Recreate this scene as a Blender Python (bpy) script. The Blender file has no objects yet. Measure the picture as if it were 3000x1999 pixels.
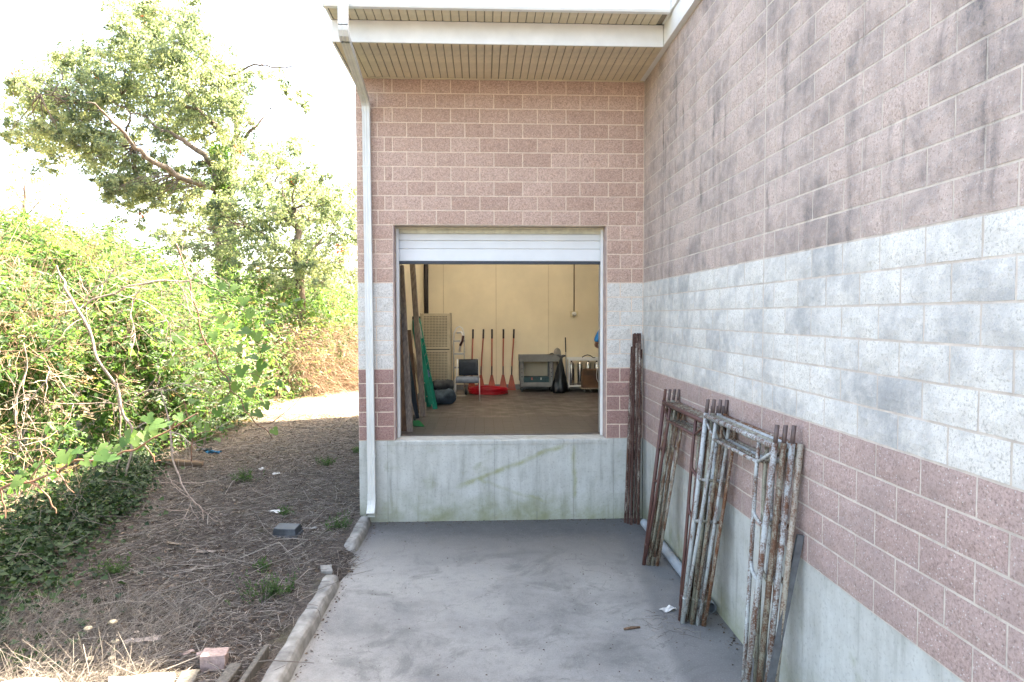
import bpy, bmesh, math, random
import numpy as np
from mathutils import Vector, Matrix
rad = math.radians
rng = np.random.default_rng(7)
random.seed(7)
SC = bpy.context.scene
COL = SC.collection

# ------------------------------------------------------------------ camera, sky, sun, exposure
CAM = np.array((-2.323, -9.628, 2.947))
YAW, PITCH, ROLL = 0.04539, 0.03793, -0.00193
cam = bpy.data.cameras.new('camera')
cam.sensor_width = 36.0
cam.lens = 23.794
cam.clip_start = 0.05
cam.clip_end = 2000
camo = bpy.data.objects.new('camera', cam)
COL.objects.link(camo)
_f = np.array((math.sin(YAW) * math.cos(PITCH), math.cos(YAW) * math.cos(PITCH), -math.sin(PITCH)))
_r = np.array((math.cos(YAW), -math.sin(YAW), 0.0))
_u = np.cross(_r, _f)
_r, _u = math.cos(ROLL) * _r + math.sin(ROLL) * _u, math.cos(ROLL) * _u - math.sin(ROLL) * _r
camo.matrix_world = Matrix(((_r[0], _u[0], -_f[0], CAM[0]), (_r[1], _u[1], -_f[1], CAM[1]),
                            (_r[2], _u[2], -_f[2], CAM[2]), (0, 0, 0, 1)))
SC.camera = camo

SUN = Vector((0.65, 0.385, 1.0)).normalized()
SUN_EL = math.asin(SUN.z)
SUN_AZ = math.atan2(SUN.x, SUN.y)
world = bpy.data.worlds.new('World')
SC.world = world
world.use_nodes = True
wn = world.node_tree.nodes
sky = wn.new('ShaderNodeTexSky')
sky.sky_type = 'NISHITA'
sky.sun_disc = False
sky.sun_elevation = SUN_EL
sky.sun_rotation = SUN_AZ
sky.air_density = 0.9
sky.dust_density = 3.5
sky.ozone_density = 0.8
world.node_tree.links.new(sky.outputs[0], wn['Background'].inputs[0])
wn['Background'].inputs[1].default_value = 0.15
sun = bpy.data.lights.new('sun', 'SUN')
sun.energy = 4.8
sun.angle = rad(0.55)
sun.color = (1.0, 0.95, 0.87)
suno = bpy.data.objects.new('sun', sun)
COL.objects.link(suno)
suno.rotation_euler = SUN.to_track_quat('Z', 'Y').to_euler()
suno.location = (10, 6, 20)
SC.view_settings.view_transform = 'Standard'
SC.view_settings.look = 'None'
SC.view_settings.gamma = 1.0
SC.view_settings.exposure = 3.2
SC.view_settings.use_white_balance = True
SC.view_settings.white_balance_temperature = 7850
SC.view_settings.white_balance_tint = 10
SC.render.engine = 'CYCLES'
SC.cycles.use_denoising = True
SC.cycles.max_bounces = 6
SC.cycles.diffuse_bounces = 3
SC.cycles.use_adaptive_sampling = True
SC.cycles.adaptive_threshold = 0.02
SC.cycles.glossy_bounces = 2
SC.cycles.transmission_bounces = 5
SC.cycles.sample_clamp_indirect = 8.0
SC.cycles.caustics_reflective = False
SC.cycles.caustics_refractive = False

# ------------------------------------------------------------------ helpers
def at(x, y, Y):
    """photo position (2353 px wide) -> point in the plane of depth Y"""
    d = _f + _r * (x - 1176.5) / 1555.2 + _u * (783.9 - y) / 1555.2
    t = (Y - CAM[1]) / d[1]
    return CAM + t * d

BASE = {}
def base_of(o):
    return BASE.get(o.name, np.zeros(3)) if o is not None else np.zeros(3)

def tag(o, label=None, cat=None, group=None, kind=None):
    if label: o['label'] = label
    if cat: o['category'] = cat
    if group: o['group'] = group
    if kind: o['kind'] = kind
    return o

def thing(name, loc, label, cat, group=None):
    o = bpy.data.objects.new(name, None)
    COL.objects.link(o)
    o.empty_display_size = 0.1
    o.location = loc
    BASE[o.name] = np.array(loc, float)
    return tag(o, label, cat, group)

class MB:
    def __init__(s):
        s.v = []; s.f = []
    def add(s, V, F):
        n = len(s.v)
        s.v.extend([tuple(map(float, p)) for p in V])
        s.f.extend([tuple(n + i for i in f) for f in F])
        return s
    def box(s, x0, x1, y0, y1, z0, z1):
        V = [(x, y, z) for z in (z0, z1) for y in (y0, y1) for x in (x0, x1)]
        return s.add(V, [(0, 2, 3, 1), (4, 5, 7, 6), (0, 1, 5, 4), (2, 6, 7, 3), (0, 4, 6, 2), (1, 3, 7, 5)])
    def beam(s, p0, p1, w, t, up=(0, 0, 1), taper=1.0):
        p0 = np.array(p0, float); p1 = np.array(p1, float)
        d = p1 - p0; d /= np.linalg.norm(d)
        a = np.cross(d, np.array(up, float)); a /= np.linalg.norm(a)
        b = np.cross(a, d)
        V = []
        for p, k in ((p0, 1.0), (p1, taper)):
            for i, j in ((-1, -1), (1, -1), (1, 1), (-1, 1)):
                V.append(p + a * i * w / 2 * k + b * j * t / 2 * k)
        return s.add(V, [(0, 1, 2, 3), (7, 6, 5, 4), (0, 4, 5, 1), (1, 5, 6, 2), (2, 6, 7, 3), (3, 7, 4, 0)])
    def tube(s, pts, r, n=8, cap=True, closed=False):
        P = [np.array(p, float) for p in pts]
        m = len(P)
        R = [r] * m if np.isscalar(r) else list(r)
        T = []
        for i in range(m):
            a = P[(i - 1) % m] if closed else P[max(i - 1, 0)]
            b = P[(i + 1) % m] if closed else P[min(i + 1, m - 1)]
            t = b - a; T.append(t / (np.linalg.norm(t) + 1e-12))
        ref = np.array((0, 0, 1.0)) if abs(T[0][2]) < 0.9 else np.array((1.0, 0, 0))
        A = np.cross(T[0], ref); A /= np.linalg.norm(A)
        V = []; F = []
        for i in range(m):
            A = A - T[i] * np.dot(A, T[i]); A /= np.linalg.norm(A)
            B = np.cross(T[i], A)
            for k in range(n):
                c, q = math.cos(2 * math.pi * k / n), math.sin(2 * math.pi * k / n)
                V.append(P[i] + R[i] * (A * c + B * q))
        for i in range(m if closed else m - 1):
            j = (i + 1) % m
            for k in range(n):
                l = (k + 1) % n
                F.append((i * n + k, i * n + l, j * n + l, j * n + k))
        if cap and not closed:
            F.append(tuple(range(n - 1, -1, -1)))
            F.append(tuple((m - 1) * n + k for k in range(n)))
        return s.add(V, F)
    def lathe(s, prof, c, n=20, wob=None):
        V = []; F = []
        m = len(prof)
        for i, (r, z) in enumerate(prof):
            for k in range(n):
                a = 2 * math.pi * k / n
                rr = r * (wob(a, z) if wob else 1)
                V.append((c[0] + rr * math.cos(a), c[1] + rr * math.sin(a), c[2] + z))
        for i in range(m - 1):
            for k in range(n):
                l = (k + 1) % n
                F.append((i * n + k, i * n + l, (i + 1) * n + l, (i + 1) * n + k))
        F.append(tuple(range(n - 1, -1, -1)))
        F.append(tuple((m - 1) * n + k for k in range(n)))
        return s.add(V, F)
    def build(s, name, mat, parent=None, smooth=False, bevel=0.0, base=None):
        V = np.array(s.v, float)
        b = base_of(parent) if parent is not None else None
        if parent is None:
            if base is None:
                b = np.array(((V[:, 0].min() + V[:, 0].max()) / 2, (V[:, 1].min() + V[:, 1].max()) / 2, V[:, 2].min()))
            else:
                b = np.array(base, float)
        me = bpy.data.meshes.new(name)
        me.from_pydata([tuple(p) for p in (V - b)], [], s.f)
        me.update()
        if mat: me.materials.append(mat)
        if bevel > 0:
            bm = bmesh.new(); bm.from_mesh(me)
            bmesh.ops.bevel(bm, geom=list(bm.edges), offset=bevel, segments=1, affect='EDGES', clamp_overlap=True)
            bm.to_mesh(me); bm.free()
        if smooth:
            me.polygons.foreach_set('use_smooth', [True] * len(me.polygons))
        o = bpy.data.objects.new(name, me)
        COL.objects.link(o)
        if parent is not None:
            o.parent = parent
        else:
            o.location = b
        BASE[o.name] = b
        return o

def raw_obj(name, V, F, mat, parent=None, smooth=False, attrs=None, nv=None, loc=None):
    """V (n,3) float array, F (m,k) int array of equal-sized polygons"""
    b = base_of(parent) if parent is not None else np.array(loc if loc is not None else (0, 0, 0), float)
    me = bpy.data.meshes.new(name)
    V = np.asarray(V, float) - b
    F = np.asarray(F, np.int32)
    k = F.shape[1]
    me.vertices.add(len(V)); me.vertices.foreach_set('co', V.astype(np.float32).ravel())
    me.loops.add(F.size); me.loops.foreach_set('vertex_index', F.ravel())
    me.polygons.add(len(F))
    me.polygons.foreach_set('loop_start', np.arange(0, F.size, k, dtype=np.int32))
    me.polygons.foreach_set('loop_total', np.full(len(F), k, np.int32))
    if smooth: me.polygons.foreach_set('use_smooth', np.ones(len(F), bool))
    me.update(calc_edges=True)
    if attrs:
        for an, arr in attrs.items():
            a = me.attributes.new(an, 'FLOAT', 'POINT')
            a.data.foreach_set('value', np.asarray(arr, np.float32))
    me.materials.append(mat)
    o = bpy.data.objects.new(name, me)
    COL.objects.link(o)
    if parent is not None: o.parent = parent
    else: o.location = b
    BASE[o.name] = b
    return o

def fbm(x, y, seed=0, octaves=4, scale=1.0):
    r = np.random.default_rng(seed)
    x = np.asarray(x, float); y = np.asarray(y, float)
    out = np.zeros(np.broadcast(x, y).shape)
    amp = 1.0; fr = scale; tot = 0
    for o in range(octaves):
        for _ in range(4):
            a = r.uniform(0, 2 * math.pi); p = r.uniform(0, 2 * math.pi); k = fr * r.uniform(.7, 1.4)
            out = out + amp * np.sin(k * (x * math.cos(a) + y * math.sin(a)) + p) / 4
        tot += amp; amp *= 0.55; fr *= 2.1
    return out / tot * 1.6

# ------------------------------------------------------------------ materials
class M:
    def __init__(s, name):
        s.m = bpy.data.materials.new(name); s.m.use_nodes = True
        s.t = s.m.node_tree; s.n = s.t.nodes; s.b = s.n['Principled BSDF']
        s.out = s.n['Material Output']
    def link(s, a, b): s.t.links.new(a, b)
    def coord(s, kind='Object', scale=(1, 1, 1)):
        if kind == 'World':
            g = s.n.new('ShaderNodeNewGeometry'); o = g.outputs['Position']
        else:
            g = s.n.new('ShaderNodeTexCoord'); o = g.outputs[kind]
        if tuple(scale) != (1, 1, 1):
            mp = s.n.new('ShaderNodeMapping'); mp.inputs['Scale'].default_value = scale
            s.link(o, mp.inputs['Vector']); o = mp.outputs[0]
        return o
    def noise(s, vec, scale, detail=3, rough=.55, dist=0.0):
        n = s.n.new('ShaderNodeTexNoise'); n.inputs['Scale'].default_value = scale
        n.inputs['Detail'].default_value = detail; n.inputs['Roughness'].default_value = rough
        n.inputs['Distortion'].default_value = dist
        if vec is not None: s.link(vec, n.inputs['Vector'])
        return n.outputs['Fac']
    def ramp(s, fac, stops):
        r = s.n.new('ShaderNodeValToRGB'); e = r.color_ramp.elements
        while len(e) < len(stops): e.new(0.5)
        for el, (p, c) in zip(e, stops):
            el.position = p
            el.color = (c, c, c, 1) if np.isscalar(c) else (*c, 1)
        s.link(fac, r.inputs[0]); return r.outputs[0]
    def mix(s, fac, a, b, mode='MIX'):
        m = s.n.new('ShaderNodeMix'); m.data_type = 'RGBA'; m.blend_type = mode
        for inp, v in ((0, fac), (6, a), (7, b)):
            if hasattr(v, 'links'): s.link(v, m.inputs[inp])
            elif np.isscalar(v): m.inputs[inp].default_value = v
            else: m.inputs[inp].default_value = (*v, 1)
        return m.outputs[2]
    def math(s, op, a, b=0.0, c=None, clamp=False):
        m = s.n.new('ShaderNodeMath'); m.operation = op; m.use_clamp = clamp
        for i, v in enumerate((a, b) if c is None else (a, b, c)):
            if hasattr(v, 'links'): s.link(v, m.inputs[i])
            else: m.inputs[i].default_value = v
        return m.outputs[0]
    def rnd(s):
        return s.n.new('ShaderNodeObjectInfo').outputs['Random']
    def sep(s, vec):
        x = s.n.new('ShaderNodeSeparateXYZ'); s.link(vec, x.inputs[0]); return x.outputs
    def attr(s, name):
        a = s.n.new('ShaderNodeAttribute'); a.attribute_name = name; return a.outputs['Fac']
    def bump(s, h, strength=.5, dist=.01, prev=None):
        b = s.n.new('ShaderNodeBump'); b.inputs['Strength'].default_value = strength
        b.inputs['Distance'].default_value = dist
        s.link(h, b.inputs['Height'])
        if prev is not None: s.link(prev, b.inputs['Normal'])
        return b.outputs[0]
    def done(s, color=None, rough=.7, normal=None, metallic=0.0, spec=None):
        if color is not None:
            if hasattr(color, 'links'): s.link(color, s.b.inputs['Base Color'])
            else: s.b.inputs['Base Color'].default_value = (*color, 1)
        if hasattr(rough, 'links'): s.link(rough, s.b.inputs['Roughness'])
        else: s.b.inputs['Roughness'].default_value = rough
        s.b.inputs['Metallic'].default_value = metallic
        if spec is not None: s.b.inputs['Specular IOR Level'].default_value = spec
        if normal is not None: s.link(normal, s.b.inputs['Normal'])
        return s.m

def simple(name, c, rough=.6, metallic=0.0, var=.12, scale=12.0, bump=.0, wear=None, stretch=(1, 1, 1), spec=None):
    m = M(name); v = m.coord('Object', stretch)
    n = m.noise(v, scale, 4)
    lo = tuple(x * (1 - var * 1.6) for x in c); hi = tuple(min(1, x * (1 + var)) for x in c)
    col = m.ramp(n, [(.3, lo), (.7, hi)])
    if wear:
        w = m.ramp(m.noise(v, scale * .35, 5, .65), [(.55, 0.0), (.68, 1.0)])
        col = m.mix(m.math('MULTIPLY', w, .7), col, wear)
    nm = m.bump(n, bump, .01) if bump else None
    return m.done(col, rough, nm, metallic, spec)

def run_marks(m, col, wd, fine, streak):
    p = m.sep(wd)
    cb = m.n.new('ShaderNodeCombineXYZ')
    m.link(m.math('MULTIPLY', m.math('ADD', p[0], p[1]), 3.0), cb.inputs[0])
    m.link(m.math('MULTIPLY', p[2], .20), cb.inputs[2])
    st = m.noise(cb.outputs[0], 1.8, 6, .66, .25)
    st = m.math('ADD', st, m.math('MULTIPLY', m.math('SUBTRACT', fine, .5), .34))
    k = m.ramp(st, [(.53, 0.0), (.72, 1.0)])
    k = m.math('MULTIPLY', k, m.ramp(m.noise(wd, 2.2, 6, .78), [(.38, .0), (.60, 1.0)]))
    zz = m.ramp(m.math('DIVIDE', p[2], 8.0), [(.36, .30), (.48, 1.0), (.80, 1.0)])
    k = m.math('MULTIPLY', k, zz)
    return m.mix(m.math('MULTIPLY', k, streak), col, (.095, .093, .095))

def block_material(name, c0, c1, speck, stain, stain_col, streak, redder=0.0, sand=.5):
    m = M(name)
    wd = m.coord('World')
    va = m.n.new('ShaderNodeVectorMath'); va.operation = 'ADD'; m.link(m.coord('Object'), va.inputs[0])
    cx = m.n.new('ShaderNodeCombineXYZ'); rr = m.math('MULTIPLY', m.rnd(), 57.0)
    for q in range(3): m.link(rr, cx.inputs[q])
    m.link(cx.outputs[0], va.inputs[1]); ob = va.outputs[0]
    fine = m.noise(wd, 62, 4, .8)
    mid = m.noise(wd, 24, 4, .6)
    col = m.mix(m.rnd(), c0, c1)
    col = m.mix(m.ramp(m.noise(wd, .9, 4, .6), [(.35, .30), (.65, 0.0)]), col, tuple(x * .78 for x in c0))
    col = m.mix(m.ramp(mid, [(.3, .42), (.68, 0.0)]), col, tuple(x * .66 for x in c0))
    # pale aggregate specks, dark pores
    vo = m.n.new('ShaderNodeTexVoronoi'); vo.inputs['Scale'].default_value = 42; m.link(wd, vo.inputs['Vector'])
    sp = m.ramp(vo.outputs['Distance'], [(.10, 1.0), (.22, 0.0)])
    vs = m.sep(vo.outputs['Color'])
    sp = m.math('MULTIPLY', sp, m.math('GREATER_THAN', vs[0], .5))
    col = m.mix(m.math('MULTIPLY', sp, speck), col, (.74, .72, .69))
    col = m.mix(m.ramp(fine, [(.36, .75), (.50, 0.0)]), col, tuple(x * .42 for x in c0))
    col = m.mix(m.ramp(fine, [(.54, 0.0), (.68, .45)]), col, tuple(min(.85, x * 1.35) for x in c1))
    # weather stains: patchy per block plus vertical run marks
    if stain > 0:
        big = m.noise(wd, 1.3, 4, .65)
        s2 = m.mix(.35, m.noise(wd, 5.0, 6, .75), m.noise(ob, 6.5, 5, .7))
        a = m.math('ADD', m.math('MULTIPLY', big, .55), m.math('MULTIPLY', s2, .6))
        a = m.math('ADD', a, m.math('MULTIPLY', m.rnd(), .11))
        a = m.math('ADD', a, m.math('MULTIPLY', m.math('SUBTRACT', fine, .5), .60))
        a = m.math('ADD', a, m.math('MULTIPLY', m.math('SUBTRACT', mid, .5), .18))
        k = m.ramp(a, [(.59, 0.0), (.80, 1.0)])
        col = m.mix(m.math('MULTIPLY', k, stain), col, stain_col)
    if streak > 0: col = run_marks(m, col, wd, fine, streak)
    h = m.math('ADD', m.math('MULTIPLY', mid, .7), m.math('MULTIPLY', fine, sand))
    return m.done(col, .93, m.bump(h, .62, .014), spec=.25)

def rust_paint(name, paint, rust, amount, grime=(.09, .06, .045)):
    m = M(name); ob = m.coord('World')
    a = m.noise(m.coord('World', (1, 1, .35)), 13, 5, .75, .3); b = m.noise(ob, 85, 4, .75)
    f = m.math('ADD', m.math('MULTIPLY', a, .62), m.math('MULTIPLY', b, .42))
    f = m.math('ADD', f, m.math('MULTIPLY', m.math('SUBTRACT', m.rnd(), .5), .09))
    k = m.ramp(f, [(amount - .07, 1.0), (amount + .05, 0.0)])
    rc = m.ramp(b, [(.3, tuple(x * .55 for x in rust)), (.7, rust)])
    pc = m.mix(m.ramp(m.noise(ob, 4, 3), [(.35, 0.0), (.7, .6)]), paint, tuple(x * .62 for x in paint))
    col = m.mix(k, pc, rc)
    col = m.mix(m.ramp(m.noise(ob, 21, 4, .7), [(.58, 0.0), (.68, .85)]), col, grime)
    return m.done(col, m.ramp(k, [(0, .5), (1, .85)]), m.bump(f, .5, .006))

def concrete_wall_material():
    m = M('stained foundation concrete'); wd = m.coord('World'); p = m.sep(wd)
    n1 = m.noise(wd, 3.0, 5, .65); n2 = m.noise(wd, 40, 3, .7)
    col = m.ramp(n1, [(.3, (.42, .42, .385)), (.7, (.56, .565, .53))])
    # rain runs
    cb = m.n.new('ShaderNodeCombineXYZ')
    m.link(m.math('MULTIPLY', m.math('ADD', p[0], p[1]), 5.0), cb.inputs[0]); m.link(m.math('MULTIPLY', p[2], .5), cb.inputs[2])
    runs = m.noise(cb.outputs[0], 2.2, 4, .6)
    col = m.mix(m.ramp(runs, [(.5, 0.0), (.72, .55)]), col, (.62, .63, .59))
    col = m.mix(m.ramp(runs, [(.28, .55), (.45, 0.0)]), col, (.25, .25, .22))
    # algae: low on the wall and in patches
    low = m.ramp(m.math('ADD', p[2], m.math('MULTIPLY', n1, .55)), [(.33, 1.0), (.72, 0.0)])
    al = m.math('MULTIPLY', low, m.ramp(m.noise(wd, 1.6, 4, .6), [(.34, .25), (.6, 1.0)]))
    patch = m.ramp(m.noise(wd, 2.4, 4, .6, .5), [(.6, 0.0), (.74, .55)])
    al = m.math('MAXIMUM', al, patch)
    col = m.mix(m.math('MULTIPLY', al, .75), col, (.215, .235, .10))
    # dried diagonal yellow-green run across the front
    def line(ax, az, bx, bz, w, s):
        L = math.hypot(bx - ax, bz - az); dx, dz = (bx - ax) / L, (bz - az) / L
        u = m.math('ADD', m.math('MULTIPLY', m.math('SUBTRACT', p[0], ax), dx), m.math('MULTIPLY', m.math('SUBTRACT', p[2], az), dz))
        q = m.math('SUBTRACT', m.math('MULTIPLY', m.math('SUBTRACT', p[0], ax), -dz), m.math('MULTIPLY', m.math('SUBTRACT', p[2], az), -dx))
        q = m.math('ADD', q, m.math('MULTIPLY', m.math('SUBTRACT', n1, .5), .10))
        across = m.ramp(m.math('DIVIDE', m.math('ABSOLUTE', q), w), [(.2, 1.0), (1.0, 0.0)])
        along = m.math('MULTIPLY', m.ramp(m.math('DIVIDE', u, L), [(0.0, 0.0), (.12, 1.0), (.9, 1.0), (1.0, 0.0)]), s)
        front = m.math('LESS_THAN', m.math('ABSOLUTE', p[1]), .05)
        return m.math('MULTIPLY', m.math('MULTIPLY', across, along), m.math('MULTIPLY', front, m.ramp(m.noise(wd, 7, 3), [(.3, .35), (.6, 1.0)])))
    for a in ((-2.75, .46, -1.05, 1.12, .05, .55), (-2.45, .62, -1.35, .24, .04, .3), (-1.0, 1.12, -.98, .28, .045, .5)):
        col = m.mix(line(*a), col, (.26, .27, .07))
    # form seams
    for sx in (-3.66, -2.14, -1.53, -1.0, -.42):
        d = m.math('ABSOLUTE', m.math('SUBTRACT', p[0], sx))
        k = m.math('MULTIPLY', m.ramp(m.math('DIVIDE', d, .012), [(.3, .5), (1.0, 0.0)]), m.math('LESS_THAN', m.math('ABSOLUTE', p[1]), .05))
        col = m.mix(m.math('MULTIPLY', k, m.ramp(n1, [(.4, .2), (.6, 1.0)])), col, (.16, .16, .14))
    col = m.mix(m.ramp(n2, [(.30, .4), (.45, 0.0)]), col, (.2, .2, .185))
    return m.done(col, .88, m.bump(m.math('ADD', n2, m.math('MULTIPLY', n1, 2)), .25, .006), spec=.3)

def driveway_material():
    m = M('worn driveway concrete'); wd = m.coord('World'); p = m.sep(wd)
    n1 = m.noise(wd, 1.1, 5, .62, .3); n2 = m.noise(wd, 9, 5, .7); n3 = m.noise(wd, 70, 3, .7)
    col = m.ramp(n1, [(.3, (.185, .184, .176)), (.60, (.315, .308, .285))])
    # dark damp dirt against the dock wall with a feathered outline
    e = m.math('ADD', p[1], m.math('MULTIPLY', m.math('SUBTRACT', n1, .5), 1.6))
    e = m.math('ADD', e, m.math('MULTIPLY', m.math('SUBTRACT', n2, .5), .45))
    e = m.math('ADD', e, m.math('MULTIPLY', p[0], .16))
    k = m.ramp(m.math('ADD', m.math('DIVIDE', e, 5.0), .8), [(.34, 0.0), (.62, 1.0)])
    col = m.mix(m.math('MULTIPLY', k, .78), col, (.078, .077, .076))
    # darker patch along the right wall
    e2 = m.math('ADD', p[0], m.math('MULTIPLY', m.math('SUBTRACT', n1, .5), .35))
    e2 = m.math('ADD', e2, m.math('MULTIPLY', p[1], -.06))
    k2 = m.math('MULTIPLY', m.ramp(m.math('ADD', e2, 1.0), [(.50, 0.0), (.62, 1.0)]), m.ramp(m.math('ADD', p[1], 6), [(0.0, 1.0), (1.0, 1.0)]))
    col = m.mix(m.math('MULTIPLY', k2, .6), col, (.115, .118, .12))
    sp = m.ramp(m.noise(wd, 1.7, 6, .72, .9), [(.52, 0.0), (.66, .62)])
    col = m.mix(sp, col, (.13, .13, .123))
    vc = m.n.new('ShaderNodeTexVoronoi'); vc.feature = 'DISTANCE_TO_EDGE'; vc.inputs['Scale'].default_value = .42
    wv = m.n.new('ShaderNodeVectorMath'); wv.operation = 'ADD'; m.link(wd, wv.inputs[0])
    nz = m.n.new('ShaderNodeTexNoise'); nz.inputs['Scale'].default_value = 3.0; nz.inputs['Detail'].default_value = 5; m.link(wd, nz.inputs['Vector'])
    m.link(nz.outputs['Color'], wv.inputs[1]); m.link(wv.outputs[0], vc.inputs['Vector'])
    ck = m.math('MULTIPLY', m.ramp(vc.outputs['Distance'], [(.0015, .6), (.0045, 0.0)]), m.ramp(n1, [(.45, 0.0), (.6, 1.0)]))
    col = m.mix(ck, col, (.07, .068, .065))
    col = m.mix(m.ramp(n2, [(.3, .45), (.5, 0.0)]), col, (.16, .16, .155))
    col = m.mix(m.ramp(n3, [(.3, .5), (.46, 0.0)]), col, (.13, .13, .125))
    col = m.mix(m.ramp(n3, [(.56, 0.0), (.72, .45)]), col, (.40, .395, .38))
    cb = m.coord('World', (60, 3, 1))
    br = m.noise(cb, 2, 2)
    return m.done(col, .9, m.bump(m.math('ADD', n3, m.math('MULTIPLY', br, .4)), .35, .006), spec=.3)

def leaf_material(name, stops, trans=.42, rough=.45, tcol=1.6):
    m = M(name)
    t = m.attr('tint')
    col = m.ramp(t, stops)
    m.done(col, rough, spec=.35)
    tr = m.n.new('ShaderNodeBsdfTranslucent')
    g = m.mix(1.0, col, (tcol, tcol * .98, tcol * .62), 'MULTIPLY')
    m.link(g, tr.inputs[0])
    mx = m.n.new('ShaderNodeMixShader'); mx.inputs[0].default_value = trans
    m.link(m.b.outputs[0], mx.inputs[1]); m.link(tr.outputs[0], mx.inputs[2])
    m.link(mx.outputs[0], m.out.inputs['Surface'])
    return m.m

PINK = block_material('rose split-face block', (.56, .375, .30), (.69, .49, .405), .45, 0, (0, 0, 0), 0)
PINK_LOW = block_material('dark rose split-face block', (.40, .235, .20), (.48, .30, .265), .5, .25, (.16, .14, .13), 0)
WHITE = block_material('white split-face block', (.74, .70, .64), (.80, .76, .70), .25, .15, (.30, .31, .32), 0)
PINK_W = block_material('weathered rose split-face block', (.58, .455, .40), (.68, .545, .485), .55, .74, (.16, .148, .145), .95)
PINK_WL = block_material('weathered low rose split-face block', (.47, .335, .30), (.55, .41, .37), .7, .35, (.17, .14, .135), .2)
WHITE_W = block_material('weathered white split-face block', (.78, .75, .69), (.85, .82, .765), .3, .70, (.24, .25, .26), .25)
MORTAR = simple('cream mortar', (.76, .615, .49), .95, var=.12, scale=20, bump=.3)
def stained_mortar():
    m = M('stained grey mortar'); wd = m.coord('World'); fine = m.noise(wd, 62, 4, .8)
    col = m.ramp(m.noise(wd, 6, 5, .7), [(.3, (.46, .40, .345)), (.65, (.66, .58, .505))])
    return m.done(run_marks(m, col, wd, fine, .8), .95, m.bump(fine, .4, .006), spec=.2)
MORTAR_G = stained_mortar()
CONC = concrete_wall_material()
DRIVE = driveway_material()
KERB = simple('old kerb concrete', (.27, .265, .245), .92, var=.3, scale=7, bump=.6, wear=(.17, .165, .14))
WHITE_METAL = simple('white painted metal', (.78, .78, .755), .45, var=.05, scale=4)
SOFFIT = simple('tan vinyl soffit', (.70, .60, .43), .6, var=.10, scale=3, wear=(.50, .43, .33))
SOFFIT_D = simple('soffit groove', (.30, .25, .185), .8, var=.1)
GUTTER = simple('white gutter metal', (.80, .80, .775), .42, var=.06, scale=3)
SPOUT = simple('stained white downspout', (.70, .70, .66), .5, var=.1, scale=3, wear=(.47, .46, .35), stretch=(1, 1, .4))
DOORW = simple('white door panel', (.76, .78, .79), .45, var=.04, scale=2)
RUBBER = simple('dark rubber seal', (.05, .06, .075), .7)
PANEL = simple('tan wall panel', (.79, .69, .50), .55, var=.07, scale=1.2, wear=(.71, .61, .43))
SEAM = simple('panel seam', (.42, .31, .16), .7)
INWHITE = simple('interior white', (.75, .74, .70), .8)
BASEB = simple('grey cove base', (.16, .17, .18), .6)
TILE = simple('brown quarry tile', (.072, .061, .059), .38, var=.22, scale=5)
GROUT = simple('tile grout', (.17, .15, .14), .9)
ROOFM = simple('grey roofing', (.25, .25, .25), .9)
STEEL = simple('brushed stainless', (.40, .39, .37), .42, .9, var=.08, scale=20)
BRASSY = simple('perforated aluminium', (.50, .43, .31), .45, .4, var=.1, scale=3)
CHROME = simple('chrome tube', (.78, .78, .78), .3, .5, var=.02)
DARKM = simple('dark steel', (.045, .035, .03), .6, .2, wear=(.11, .06, .04))
BLACKP = simple('black plastic', (.012, .013, .015), .32, var=.2)
FLOORIN = None

def tile_floor_material():
    m = M('quarry tile far floor'); wd = m.coord('World')
    b = m.n.new('ShaderNodeTexBrick'); b.offset = 0.0
    b.inputs['Scale'].default_value = 1.0; b.inputs['Brick Width'].default_value = .153; b.inputs['Row Height'].default_value = .153
    b.inputs['Mortar Size'].default_value = .006
    b.inputs['Color1'].default_value = (.068, .058, .056, 1); b.inputs['Color2'].default_value = (.084, .070, .066, 1)
    b.inputs['Mortar'].default_value = (.13, .11, .10, 1)
    m.link(wd, b.inputs['Vector'])
    col = m.mix(m.ramp(m.noise(wd, 3, 4, .6), [(.35, .35), (.65, 0.0)]), b.outputs[0], (.12, .085, .07))
    return m.done(col, m.ramp(m.noise(wd, 4, 3), [(.3, .3), (.7, .5)]))
FLOORIN = tile_floor_material()

# ------------------------------------------------------------------ ground, driveway, kerb
H0 = 1.1726      # sill height: block course 0 starts here
CH = 0.2032      # course height
BL = 0.4064      # block length
SOF = H0 + 25 * CH

def ground_z(X, Y):
    X = np.asarray(X, float); Y = np.asarray(Y, float)
    z = .10 + .035 * fbm(X, Y, 3, 4, 1.4) + .018 * fbm(X, Y, 5, 3, 6.0)
    z = z + np.clip((-5.2 - X) / 3.0, 0, 1) * .10 + np.clip((Y - 1) / 10, 0, 1) * .12
    gap = np.exp(-((Y + 1.72) / .52) ** 4)                       # spill of soil through the kerb gap
    edge = -3.97 + gap * (.12 + .07 * fbm(X * 2, Y * 2, 77, 3, 2.2)) + .01 * np.sin(Y * 13)
    k = np.clip((X - (edge - .28 * gap - .04)) / (.28 * gap + .08), 0, 1)
    z = z * (1 - k) + k * np.where(gap > .3, -.03, -.10)
    inside = (X > -3.9) & (Y > -.3)
    return np.where(inside, -.12, z)

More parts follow.
